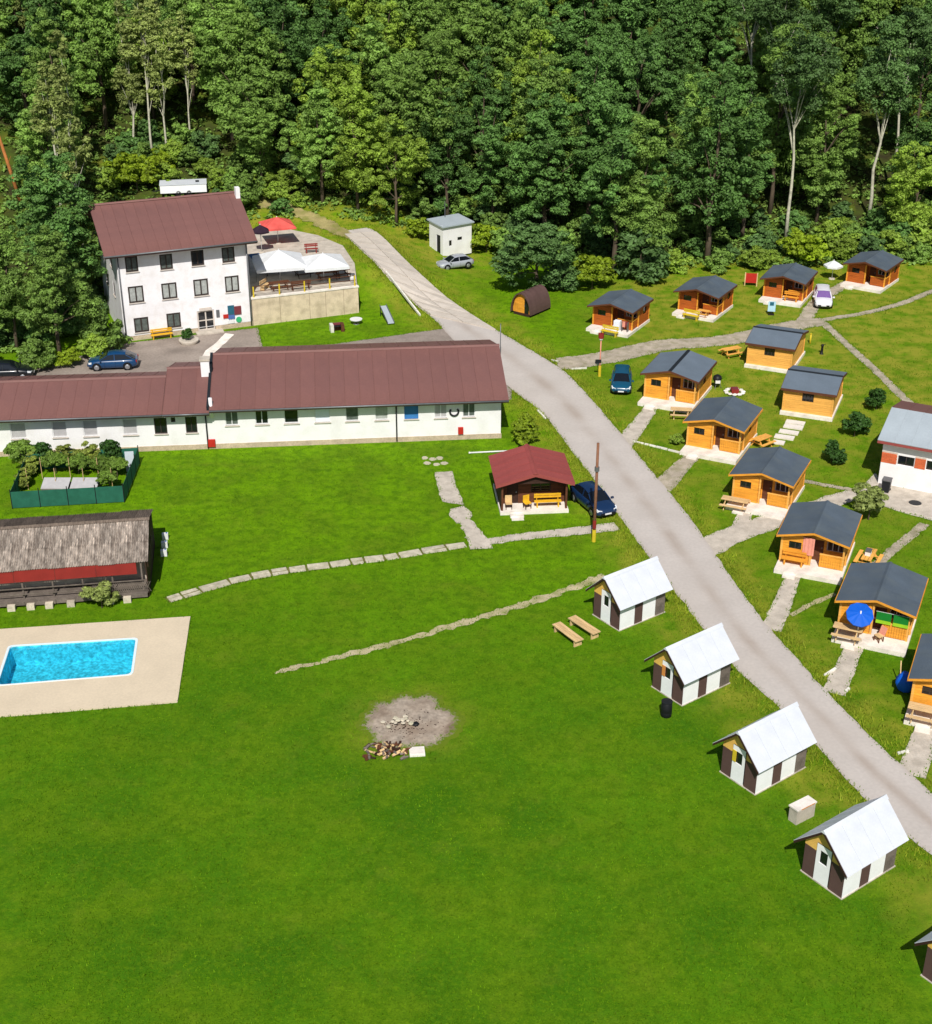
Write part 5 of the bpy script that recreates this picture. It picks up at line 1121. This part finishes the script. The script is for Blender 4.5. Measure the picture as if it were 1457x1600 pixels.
# posts
def post(label, base, h_, r_, parts, m='pole_wood'):
    t = thing('post', label, 'post', base); MB().tube([(0, 0, -.1), (0, 0, h_)], [r_, r_*.8], 8).build('shaft', m, t, True)
    for nm, z0, z1, rr, mm in parts: MB().tube([(0, 0, z0), (0, 0, z1)], rr, 8).build(nm, mm, t)
    return t
post('tall thin brown wooden pole with yellow foot at the roadside by the red hut', at(928, 846, 0), 7.2, .11, [('foot', 0, .9, .14, 'yellow'), ('lamp_head', 5.2, 5.5, .16, 'metal_grey'), ('band', 1.0, 1.6, .125, 'awning_red')])
t = post('slim red and white post with a yellow foot at the lane entrance', at(937, 588, 0), 3.9, .06, [('foot', 0, .95, .13, 'yellow'), ('lamp_head', 3.5, 3.9, .24, 'awning_red'), ('collar', 3.35, 3.5, .16, 'stone_white')], 'pink'); MB().box(-.42, .1, -.07, -.02, 1.25, 1.55).build('sign', 'metal_dark', t)
post('short yellow post beside the light cabin below the lane', at(1266, 537, 0), .9, .09, [('cap', .9, .97, .1, 'yellow')], 'yellow')
t = thing('water_pump', 'small black hand pump standing on the grass right of a light cabin', 'pump', at(1284, 553, 0)); MB().lathe([(.2, 0), (.12, .06), (.1, .7), (.14, .75), (.12, .9), (0, .95)], 12).build('body', 'black', t, True); MB().bar((0, 0, .8), (.3, 0, .95), .04, .04).build('handle', 'black', t); MB().bar((0, -.05, .6), (0, -.25, .5), .05, .05).build('spout', 'black', t)
post('thin grey metal post at the road edge behind the long building', G(782, 560), 3.2, .045, [('cap', 3.2, 3.26, .05, 'metal_grey')], 'metal_grey')
t = thing('wheelie_bin', 'dark grey wheelie bin in front of the brick building', 'bin', at(1384, 768, 0), R(-27)); MB().hexa([(-.25, -.28, .05), (.25, -.28, .05), (.25, .28, .05), (-.25, .28, .05), (-.3, -.34, .95), (.3, -.34, .95), (.3, .34, .95), (-.3, .34, .95)]).build('body', 'metal_dark', t); MB().box(-.32, .32, -.37, .36, .95, 1.02).build('lid', 'metal_grey', t)
for s_ in (-1, 1): MB().lathe([(0, -.04), (.1, -.04), (.1, .04), (0, .04)], 12, (s_*.2, .3, .1), 'y').build('wheel', 'tyre', t)
t = thing('pipe', 'long thin white pipe lying in the grass behind the red roofed hut', 'pipe', at(767, 706, .06), R(6)); MB().tube([(-1.6, 0, 0), (1.6, 0, .02)], .06, 8).build('tube', 'frame_white', t, True); MB().tube([(-1.68, 0, 0), (-1.58, 0, 0)], .08, 8).build('collar', 'stone_white', t)
# stepped white slabs below the light cabin, garden enclosure, canisters
for k, (px, py) in enumerate(((1243, 661), (1240, 668), (1233, 676), (1226, 684), (1217, 692))):
    p = at(px, py, 0); o = MB().box(-.75 if k < 4 else -.45, .75 if k < 4 else .45, -.36, .36, -.05, .09+.015*(k % 2)).build('paving_slab', 'concrete_pale', None, loc=p); o.rotation_euler.z = R(-22)
    tag(o, 'large whitish paving slab in the stepped row below the light cabin', 'slab', 'stepped slabs below the light cabin'); excl_rect(p, -22, -.8, .8, -.4, .4)
for k, (px, py) in enumerate(((259, 842), (258, 855), (257, 868))):
    p = at(px, py, 0); t = thing('canister', ['topmost', 'middle', 'lowest'][k]+' white plastic canister in the shade right of the old shed', 'canister', p, R(8)); MB().box(-.2, .2, -.15, .15, 0, .42).build('body', 'frame_white', t); MB().lathe([(.05, .42), (.05, .48), (0, .48)], 8, (.1, 0, 0)).build('cap', 'blue_sign', t)
gF = [at(20, 795), at(195, 785), at(199, 742), at(28, 750)]; gc = sum(gF, Vector())/4; en = thing('garden_enclosure', 'vegetable plot enclosed by a green mesh fence below the long building', 'enclosure', gc)
gF[3] = Vector((gF[0].x-.6, gF[0].y+6.4, 0)); gF[2] = Vector((gF[1].x-.3, gF[1].y+6.6, 0))
for i in range(4):
    a, b = gF[i]-gc, gF[(i+1) % 4]-gc; n = 4
    for k in range(n):
        p, q = a.lerp(b, k/n), a.lerp(b, (k+1)/n)
        MB().bar(p+Vector((0, 0, .68))+(q-p)*.015, q+Vector((0, 0, .68))-(q-p)*.015, .02, 1.25).build('fence_panel', 'mesh_green', en); MB().tube([p, p+Vector((0, 0, 1.5))], .035, 6).build('fence_post', 'metal_dark', en)
for k in range(2):
    p = at(88+k*45, 757, .5)-gc; c = MB().box(p.x-.95, p.x+.95, p.y-.55, p.y+.55, .0, .45).build('cold_frame', 'wood_grey', en); MB().hexa([(p.x-.97, p.y-.57, .4), (p.x+.97, p.y-.57, .4), (p.x+.97, p.y+.57, .75), (p.x-.97, p.y+.57, .75), (p.x-.97, p.y-.57, .44), (p.x+.97, p.y-.57, .44), (p.x+.97, p.y+.57, .79), (p.x-.97, p.y+.57, .79)]).build('glass_lid', 'blind', c)
for k in range(7): p = at(45+k*22, 748 if k % 2 else 765, 0)-gc; MB().tube([p, p+Vector((0, 0, 1.7))], .025, 5).build('stake', 'wood_pale', en)
p = at(206, 733, 0); t = thing('board_panel', 'grey blue board leaning at the corner of the garden enclosure', 'board', p, R(8)); MB().hexa([(-.35, -.4, 0), (.3, -.4, 0), (.3, -.36, 0), (-.35, -.36, 0), (-.4, .2, 1.35), (.25, .2, 1.35), (.25, .24, 1.35), (-.4, .24, 1.35)]).build('sheet', 'roof_grey', t); MB().bar((-.3, .9, 0), (-.2, .22, 1.2), .05, .05).build('prop', 'wood_grey', t)
# manhole cover on the concrete yard, dark patch in the lane
p = at(1430, 786, .02); t = thing('manhole_cover', 'dark round manhole cover in the concrete yard of the brick building', 'manhole cover', p); MB().lathe([(0, .03), (.42, .03), (.45, .0)], 18).build('plate', 'metal_dark', t); MB().lathe([(.45, .0), (.46, .035), (.55, .03), (.56, 0)], 18).build('ring', 'concrete', t)
# ================================================================== VEGETATION
def leaf_cloud(rng, centers, radii, per, size, up=.4, flat=.55, rnd=.6):
    n = len(centers); C_ = np.repeat(centers, per, 0); Rr = np.repeat(radii, per); N = len(C_)
    d = rng.normal(size=(N, 3)); d[:, 2] += .35; d /= np.linalg.norm(d, axis=1)[:, None]
    rad = Rr*(1-.45*rng.random(N)**1.5); pos = C_+d*rad[:, None]*np.array([1, 1, flat])
    nr = d*.7+np.array([0, 0, up])+rng.normal(size=(N, 3))*rnd*.6; nr /= np.linalg.norm(nr, axis=1)[:, None]
    t = np.cross(nr, rng.normal(size=(N, 3))); t /= np.linalg.norm(t, axis=1)[:, None]; b = np.cross(nr, t)
    s = size*(.6+.8*rng.random(N))[:, None]; k = s*(.45+.3*rng.random(N)[:, None])
    return np.stack([pos-t*s, pos-b*k+nr*s*.18, pos+t*s, pos+b*k+nr*s*.18], 1).reshape(-1, 3)
def crown_mesh(name, seed, rx, rz, z0, ncl, per, size, m, shape='round', cr=(.22, .36)):
    rng = np.random.default_rng(seed); d = rng.normal(size=(ncl, 3)); d /= np.linalg.norm(d, axis=1)[:, None]
    nb = 16 if shape == 'bushy' else 13 if rx > 2.5 else 6; L = rng.normal(size=(nb, 3)); L /= np.linalg.norm(L, axis=1)[:, None]; L *= (.45+.5*rng.random(nb))[:, None]; L[0] = (0, 0, .72); L[1] = (.1, -.1, .1)
    lr = .3+.22*rng.random(nb); k = rng.integers(0, nb, ncl); d[:, 2] += .25; c = (L[k]+d*(lr[k]*(.55+.5*rng.random(ncl)))[:, None])*np.array([rx, rx, rz])
    if shape == 'bushy': c[:, 2] = np.maximum(c[:, 2], -rz*.92+.1*rng.random(ncl)); w_ = np.clip((c[:, 2]+rz)/(2*rz), 0, 1); c[:, :2] *= (1.12-.45*w_[:, None])
    if shape == 'cone':
        zz = rng.random(ncl)**.8; a = rng.random(ncl)*6.283; q = rx*(1-zz)**.85*(.45+.55*rng.random(ncl)**.5); c = np.stack([q*np.cos(a), q*np.sin(a), zz*2*rz-rz], 1)
    if shape == 'tall': c[:, :2] *= (1-.35*np.clip(c[:, 2:3]/rz, -1, 1))
    c[:, 2] += z0+rz; rad = rx*(cr[0]+(cr[1]-cr[0])*rng.random(ncl))*(1-.25*np.clip((c[:, 2]-z0)/(2*rz), 0, 1))
    return fast_mesh(name, leaf_cloud(rng, c, rad, per, size), 4, m), c
def trunk_mesh(seed, h_, r0, centers, m, nl=9, lean=.03, top=.8):
    rg = random.Random(seed); b = MB(); pts = [(rg.uniform(-lean, lean)*h_*i/6, rg.uniform(-lean, lean)*h_*i/6, h_*top*i/6-.3*(i == 0)) for i in range(7)]
    b.tube(pts, [r0*(1.25 if i == 0 else 1)*(1-.12*i) for i in range(7)], 8, True)
    idx = list(range(len(centers))); rg.shuffle(idx)
    for k in idx[:nl]:
        c = Vector(centers[k]); j = min(5, max(2, int(6*(c.z*.75)/(h_*top)))); p = Vector(pts[j]); mid = p.lerp(c, .5)+Vector((0, 0, .08*(c-p).length))
        b.tube([p, mid, c], [r0*.38, r0*.24, r0*.08], 5, False)
    me = b.mesh('trunk', True); me.materials.append(MATS[m]); return me
PT_ = {}
def tree_proto(key, kinds, seed, h_, rx, zc, m, bark='bark', ncl=80, per=70, size=.34, shape='round', r0=.22, nl=9, cr=(.22, .36)):
    rz = (h_-zc)/2; cm, c = crown_mesh('crown', seed, rx, rz, zc, ncl, per, size, m, shape, cr); PT_[key] = (cm, trunk_mesh(seed, h_, r0, c, bark, nl), h_, rx)
for i in range(4): tree_proto('mid%d' % i, 0, 10+i, 14+i, 4.2+.3*(i % 3), 1.6, 'leaf_mid', ncl=260, per=125, size=.135, r0=.25, shape=('round', 'tall')[i % 2], cr=(.1, .25))
for i in range(3): tree_proto('dark%d' % i, 0, 20+i, 15+i, 3.7+.3*i, 3.5, 'leaf_dark', ncl=210, per=125, size=.135, r0=.28, shape=('tall', 'round', 'round')[i], cr=(.1, .25))
for i in range(3): tree_proto('bright%d' % i, 0, 30+i, 12+i, 3.7+.3*i, 1.4, 'leaf_bright', ncl=230, per=125, size=.13, r0=.2, cr=(.1, .25))
for i in range(3): tree_proto('birch%d' % i, 0, 40+i, 17+i, 2.0+.2*i, 6.5, 'leaf_olive', 'bark_pale', ncl=150, per=60, size=.125, shape='tall', r0=.15, nl=12, cr=(.16, .32))
for i in range(2): tree_proto('tallbare%d' % i, 0, 50+i, 20+i, 3.0, 11.0, 'leaf_grey', 'bark_pale', ncl=150, per=100, size=.13, shape='round', r0=.2, cr=(.22, .34))
for i in range(2): tree_proto('grey%d' % i, 0, 56+i, 9+i, 3.9, .0, 'leaf_grey', ncl=300, per=120, size=.13, r0=.2, shape='bushy', cr=(.13, .22))
for i in range(2): tree_proto('spruce%d' % i, 0, 60+i, 17, 3.0, 1.5, 'leaf_dark', ncl=240, per=90, size=.12, shape='cone', r0=.2, cr=(.18, .28))
for i, m_ in enumerate(('leaf_bright', 'leaf_yellow', 'leaf_mid', 'leaf_grey', 'leaf_dark')): tree_proto('bush%d' % i, 0, 70+i, 2.6, 1.7, .1, m_, ncl=90, per=60, size=.13, r0=.05, nl=10, shape='bushy', cr=(.18, .3))
for i, m_ in enumerate(('leaf_deep', 'leaf_olive', 'leaf_garden', 'leaf_brown')): tree_proto('garden%d' % i, 0, 80+i, 1.9, 1.25, .15, m_, ncl=60, per=60, size=.10, r0=.05, nl=12, cr=(.2, .34))
def tree(key, loc, label, cat='tree', s=1., rz=None, group=None, name='tree', sz=None, lean=None):
    cm, tm, h_, rx = PT_[key]; t = thing(name, label, cat, loc, random.random()*6.28 if rz is None else rz, group); t.scale = (s, s, s*(sz or 1))
    if lean: t.rotation_euler.x, t.rotation_euler.y = lean
    obj_of(cm, 'crown' if cat == 'tree' else 'foliage', t); obj_of(tm, 'trunk' if cat == 'tree' else 'stem', t); return t
TP = []
def hand(key, px, py, label, hm=None, cat='tree', name='tree', sz=None, group=None, z=None):
    p = G(px, py); cm, tm, h_, rx = PT_[key]; s = 1 if hm is None else hm/h_; TP.append((p.x, p.y, rx*s)); return tree(key, p, label, cat, s, None, group, name, sz)
ORD = ['first', 'second', 'third', 'fourth', 'fifth', 'sixth', 'seventh', 'eighth', 'ninth', 'tenth', 'eleventh', 'twelfth', 'thirteenth', 'fourteenth', 'fifteenth', 'sixteenth', 'seventeenth', 'eighteenth', 'nineteenth', 'twentieth']
def proj(x, y, z):
    dz = z-CAM_H; dpt = y*math.cos(PITCH)-dz*math.sin(PITCH); up = y*math.sin(PITCH)+dz*math.cos(PITCH); return 728.5+FOC*x/dpt, 800-FOC*up/dpt
ZN = [(150, 'left of the house'), (390, 'above the house'), (560, 'above the terrace'), (680, 'above the road end'), (760, 'above the white hut'), (910, 'above the round pod'), (1040, 'above the first cabin'), (1160, 'above the second cabin'), (1290, 'above the white car'), (2000, 'at the right picture edge')]
NAMED = []
def zone(px, y, fy): 
    z = next(n for q, n in ZN if px < q); return z, ('in front of' if y < fy+9 else 'amid' if y < fy+28 else 'far back in')
def finish_labels():
    d = {}
    for o, kind, z, row, px in NAMED: d.setdefault((kind, z, row), []).append((px, o))
    for (kind, z, row), L in d.items():
        for i, (px, o) in enumerate(sorted(L, key=lambda q: q[0])):
            o['label'] = kind+' '+row+' the wood '+z+(', '+ORD[i]+' from left' if len(L) > 1 else '')
            if len(o['label'].split()) > 16: print(o['label'])
# trees one can point to
hand('grey0', 838, 456, 'round grey green tree standing right behind the round camping pod', 9.4, sz=.78)
hand('mid1', 95, 558, 'broad dark green tree at the left corner of the white house', 11.5)
hand('mid2', 28, 548, 'green tree at the left picture edge above the parked cars', 10.5)
hand('bright1', 130, 470, 'leafy green tree squeezed between the house wall and the wood', 9)
hand('dark1', 75, 450, 'dark tree behind the broad tree left of the white house', 9)
hand('dark2', 1105, 412, 'tall leafy tree with pale bare trunk behind the second cabin from the pod', 20)
hand('tallbare0', 1357, 345, 'tall slender tree with long pale trunk above the furthest cabin', 22)
hand('tallbare1', 1168, 205, 'thin bare looking tree with pale twin trunk high in the wood', 20)
for i, (px, py, k, h_) in enumerate(((1392, 300, 1, 21), (1200, 240, 1, 20))):
    hand('tallbare%d' % k, px, py, ['right', 'left'][i]+' one of two thin bare-trunked trees in the right half of the wood', h_)
hand('birch0', 213, 245, 'slender birch with pale trunk, leftmost of the birch group above the house', 17)
hand('birch1', 240, 250, 'slender birch in the middle of the group above the house', 19)
hand('birch2', 262, 248, 'slender leaning birch, rightmost of the group above the house', 18)
hand('birch1', 300, 230, 'lone thin birch right of the birch group above the house', 15)
hand('bright0', 620, 352, 'light green tree whose branches hang over the road end', 11)
hand('mid1', 505, 318, 'wide green tree over the track behind the terrace', 13)
hand('mid3', 410, 300, 'green tree in the wood right behind the house ridge', 13)
hand('bright2', 560, 330, 'fresh green tree second from the road end', 13)
hand('dark2', 700, 345, 'dark green tree rising straight behind the white hut', 14)
hand('dark0', 960, 425, 'dark tree in the shade right of the round grey green tree', 16)
hand('mid2', 1000, 428, 'green tree with shaded foot behind the cabin nearest the pod', 15)
hand('bright1', 1420, 385, 'bright green tree at the right picture edge behind the furthest cabin', 11)
hand('mid3', 1275, 350, 'green tree in the wood behind the cabin left of the white car', 15)
ss = [('bush1', 215, 300, 'big yellow green bush behind the left end of the house roof', 4.2), ('bush0', 262, 290, 'bright green bush behind the house near the birches', 2.6), ('bush0', 345, 292, 'green bush behind the middle of the house roof', 2.2),
 ('bush1', 925, 452, 'yellow green shrub at the wood edge left of the first cabin', 3.4), ('bush3', 1000, 440, 'grey green shrub right behind the first cabin', 5.2), ('bush0', 1055, 425, 'green shrub behind the second cabin from the pod', 2.6), ('bush2', 1125, 425, 'small shrub right of the second cabin roof', 2.4),
 ('bush1', 1270, 415, 'yellow green shrub behind the cabin left of the white car', 3.2), ('bush0', 1300, 395, 'light green shrub between the two furthest cabins', 4.0), ('bush1', 1240, 405, 'light shrub left behind the cabin by the white car', 3.0), ('bush0', 1430, 400, 'bright shrub at the right edge behind the furthest cabin', 4.2), ('bush4', 1405, 395, 'dark shrub at the right of the furthest cabin roof', 3.4),
 ('bush1', 760, 395, 'yellow green shrub right of the white hut', 3.0), ('bush1', 655, 372, 'yellowish shrub between the road end and the white hut', 2.2), ('bush0', 150, 560, 'low green shrub at the yard edge behind the blue hatchback', 2.4), ('bush1', 110, 572, 'yellow green shrub between the two cars in the yard', 1.6), ('bush2', 60, 575, 'dark green shrub at the left end of the yard', 2.6),
 ('bush1', 817, 690, 'loose yellow green shrub at the right corner of the long building', 2.0),
 ('bush2', 1415, 405, 'green shrub just behind the furthest cabin', 2.4), ('bush0', 1180, 420, 'green shrub beside the small red board', 2.6), ('bush3', 880, 455, 'grey green shrub right of the round tree', 3.0), ('bush2', 165, 545, 'green shrub against the left house corner', 3.2), ('bush0', 385, 305, 'light shrub at the back right corner of the house', 2.)]
for k, px, py, lab, h_ in ss: hand(k, px, py, lab, h_, 'shrub', 'shrub')
for k, px, py, lab, h_ in (('garden0', 1369, 640, 'dark green garden bush nearest the brick building roof', 1.7), ('garden0', 1335, 682, 'dark green garden bush in the middle of the three on the grass', 1.9), ('garden0', 1299, 722, 'low dark garden bush nearest the orange cabins', 1.6), ('garden1', 1357, 812, 'yellow green bush at the corner of the concrete yard', 2.2)): hand(k, px, py, lab, h_, 'shrub', 'garden_bush')
hand('bush0', 1056, 694, 'tiny bright green bush at the corner of the second roadside cabin', .9, 'shrub', 'shrub')
GP = [(36, 728, 2, 1.1), (52, 742, 3, .8), (70, 731, 0, 1.0), (88, 740, 2, .9), (106, 730, 3, .9), (124, 741, 2, .85), (142, 731, 3, .95), (160, 742, 2, .8), (176, 729, 0, 1.05), (40, 762, 3, .7), (172, 762, 2, .75), (184, 745, 2, .8)]
for i, (px, py, k, s_) in enumerate(GP): tree('garden%d' % k, at(px, py, 0), ORD[i]+' of the overgrown plants in the fenced vegetable plot, counted from the back left', 'plant', s_, name='garden_plant')
tree('garden0', Vector(at(296, 536, 0))+Vector((0, 0, .3)), 'bushy green plants growing in the round stone planter', 'plant', .55, name='potted_plant')
tree('garden1', at(160, 950, 0), 'small green bush growing at the veranda front of the old shed', 'shrub', .75, name='shrub')
CL = [(180, 262, 3, 2.6), (200, 250, 4, 3.0), (228, 262, 2, 2.8), (250, 268, 1, 2.4), (272, 256, 0, 3.0), (298, 262, 2, 2.6), (318, 250, 3, 3.2), (240, 235, 4, 3.4), (285, 238, 2, 3.2), (190, 285, 1, 3.0), (170, 300, 0, 2.8), (320, 275, 0, 2.2)]
for i, (px, py, k, h_) in enumerate(CL):
    hand('bush%d' % k, px, py, ORD[i]+' from the left of the shrubs at the feet of the birches', h_, 'shrub', 'shrub')
# dead leaning trunk at the left edge
p = G(32, 312); t = thing('dead_tree', 'leaning bare orange brown trunk at the left picture edge', 'tree', p); b = MB().tube([(0, 0, -.3), (-.9, .3, 4), (-2.1, .7, 9.5)], [.24, .2, .13], 8); b.build('trunk', 'bark_orange', t, True); MB().tube([(-.9, .3, 4), (-.4, .1, 4.9)], [.06, .02], 5).build('branch_stub', 'bark_orange', t)
# the wood: scattered trees, several kinds
DEAD_Y = G(32, 312).y; BIRCH_Y = G(240, 250).y; print('birch', BIRCH_Y)
rg = random.Random(21); pts = [(x, y) for x, y, _ in TP if y > 115]; cand = 0
labs = {'mid': 'mid green tree', 'dark': 'dark green tree', 'bright': 'light green tree', 'birch': 'pale-stemmed birch', 'spruce': 'pointed dark conifer', 'tallbare': 'tall bare-trunked tree'}
nf = 0
for _ in range(9000):
    y = rg.uniform(116, 222); x = rg.uniform(-.36*y-9, .36*y+9); fy = float(forest_front(np.array(x)))+2
    if y < fy: continue
    if -34 < x < -18 and y < 146: continue
    qx = 728.5+FOC*x/(y*math.cos(PITCH)+(CAM_H-hgt(x, y))*math.sin(PITCH))
    if 165 < qx < 330 and y < BIRCH_Y+4: continue
    if qx < 75 and y < DEAD_Y+3: continue
    u_ = x/y; gap = mnoise.noise((x*.06, y*.05, 2.)); dmin = 4.7+1.2*rg.random()+(2.2 if gap > .12 and (u_ > .09 or u_ < -.22) else -.5 if -.2 < u_ < .07 else 0)
    if any((x-a)**2+(y-b)**2 < dmin*dmin for a, b in pts): continue
    pts.append((x, y)); r_ = rg.random(); u_ = x/y
    if u_ < -.2: kd = 'birch' if r_ < .28 else 'mid' if r_ < .55 else 'dark' if r_ < .8 else 'bright'
    elif u_ < .06: kd = 'mid' if r_ < .55 else 'bright' if r_ < .78 else 'dark'
    elif u_ < .16: kd = 'dark' if r_ < .5 else 'mid' if r_ < .85 else 'spruce'
    else: kd = 'mid' if r_ < .38 else 'dark' if r_ < .66 else 'tallbare' if r_ < .82 else 'bright' if r_ < .92 else 'spruce'
    nk = {'mid': 4, 'dark': 3, 'bright': 3, 'birch': 3, 'spruce': 2, 'tallbare': 2}[kd]
    s = rg.uniform(.82, 1.15); to = tree('%s%d' % (kd, rg.randrange(nk)), (x, y, hgt(x, y)), labs[kd], 'tree', s, rg.random()*6.28, labs[kd]+'s filling the wood', 'forest_tree', rg.uniform(.9, 1.2)); nf += 1; z_, r_ = zone(qx, y, fy); NAMED.append((to, labs[kd], z_, r_, qx))
print('forest trees', nf)
# understorey shrubs along the wood edge
rg = random.Random(33); sp_ = []
for _ in range(900):
    x = rg.uniform(-50, 62); y = float(forest_front(np.array(x)))+rg.uniform(-2.2, 9)
    if -34 < x < -17 and y < 147: continue
    if abs(x) > .36*y+6 or any((x-a)**2+(y-b)**2 < 6 for a, b in sp_): continue
    if 1.5 > x > -6 and y < 157: continue
    if -19 < x < -5 and y < 160: continue
    qx = proj(x, y, hgt(x, y))[0]
    if 950 < qx < 1180 and rg.random() < .75: continue
    sp_.append((x, y)); k = rg.choice((0, 4, 2, 3, 4, 2, 3, 2)); q = ('light green', 'yellow green', 'mid green', 'grey green', 'dark green')[k]
    to = tree('bush%d' % k, (x, y, hgt(x, y)), q+' shrub', 'shrub', rg.uniform(.6, 1.25), group=q+' shrubs along the wood edge', name='undergrowth_shrub'); qx = proj(x, y, hgt(x, y))[0]; NAMED.append((to, q+' shrub', zone(qx, y, 0)[0], 'edging', qx))
finish_labels()
# ---- grass tufts, weeds, leaf litter plants (uncountable)
def free(x, y):
    ok = np.ones(len(x), bool)
    for pl in EXCL:
        a = np.array(pl); bx = (x > a[:, 0].min()) & (x < a[:, 0].max()) & (y > a[:, 1].min()) & (y < a[:, 1].max())
        i = np.nonzero(bx & ok)[0]
        if len(i): ok[i[inside(pl, x[i], y[i])]] = False
    return ok
def tufts(name, label, x, y, h0, h1, w0, m, seed, cat):
    rng = np.random.default_rng(seed); ok = free(x, y); x, y = x[ok], y[ok]; n = len(x); z = hgtv(x, y); a = rng.random(n)*6.283; hh = h0+(h1-h0)*rng.random(n)**2; ww = w0*(.6+.8*rng.random(n)); la = rng.random(n)*6.283; lean = hh*(.3+.6*rng.random(n))
    p0 = np.stack([x-np.cos(a)*ww, y-np.sin(a)*ww, z-.01], 1); p1 = np.stack([x+np.cos(a)*ww, y+np.sin(a)*ww, z-.01], 1); p2 = np.stack([x+np.cos(la)*lean, y+np.sin(la)*lean, z+hh], 1)
    o = bpy.data.objects.new(name, fast_mesh(name, np.stack([p0, p1, p2], 1).reshape(-1, 3), 3, m)); col.objects.link(o); tag(o, label, cat, kind='stuff'); return n
rng = np.random.default_rng(4)
def scatter(n, y0, y1): y = y0+(y1-y0)*rng.random(n); x = (rng.random(n)*2-1)*(.35*y+3); return x, y
x, y = scatter(260000, 38, 118); nn = tufts('grass', 'short mown green lawn grass', x, y, .03, .12, .03, 'grass_blade', 5, 'grass')
k = 52000; tt = rng.random(k); mi = np.array([(p.x, p.y) for p in resample(ROADL, .3)]+[(p.x, p.y) for p in resample(ROADR, .3)]); j = rng.integers(0, len(mi), k); off = np.abs(rng.normal(size=(k, 2)))*np.sign(rng.normal(size=(k, 2)))*.75
tufts('verge_weeds', 'yellowish weeds and longer grass along the road edges', mi[j, 0]+off[:, 0], mi[j, 1]+off[:, 1], .08, .34, .03, 'weed_blade', 6, 'weeds')
ex, ey = [], []; PL = EXCL[NEDGE0:NEDGE1]
for i, pl in enumerate(PL):
    q = [Vector((a, b, 0)) for a, b in pl]; ed = np.array([(v.x, v.y) for v in resample(q+[q[0]], .12)]); kx = len(ed)*5; j = rng.integers(0, len(ed), kx); e2 = ed[j]+rng.normal(size=(kx, 2))*.12; ok = np.ones(kx, bool)
    for k_, ql in enumerate(PL):
        if k_ == i: continue
        a = np.array(ql)
        if a[:, 0].min() > ed[:, 0].max() or a[:, 0].max() < ed[:, 0].min() or a[:, 1].min() > ed[:, 1].max() or a[:, 1].max() < ed[:, 1].min(): continue
        ok &= ~inside(ql, e2[:, 0], e2[:, 1])
    ex.append(e2[ok, 0]); ey.append(e2[ok, 1])
EX_, EXCL = EXCL, EXCL[NEDGE1:]
tufts('edge_grass', 'grass growing over the edges of the paths', np.concatenate(ex), np.concatenate(ey), .05, .17, .035, 'grass_blade', 9, 'grass'); EXCL = EX_
x, y = scatter(60000, 104, 168); m_ = (mnoise.noise((0, 0, 0)) == 9); keep = rng.random(len(x)) < np.clip((y-100)/40, .3, 1)
x, y = x[keep], y[keep]; tufts('meadow_grass', 'longer uneven grass around the cabins and the wood edge', x, y, .05, .2, .04, 'grass_blade', 8, 'grass')
k = 16000; x, y = scatter(k, 120, 200); ff = forest_front(x); kk = (y > ff-3) & ~((x > -33) & (x < -12) & (y < 152)); x, y = x[kk], y[kk]; c = np.stack([x, y, hgtv(x, y)+.25], 1); ok = free(x, y)
V = leaf_cloud(rng, c[ok], .2+.4*rng.random(ok.sum()), 9, .2, .9); o = bpy.data.objects.new('ground_cover', fast_mesh('ground_cover', V, 4, 'leaf_mid')); col.objects.link(o); tag(o, 'low leafy ground cover under the trees', 'ground cover', kind='stuff')
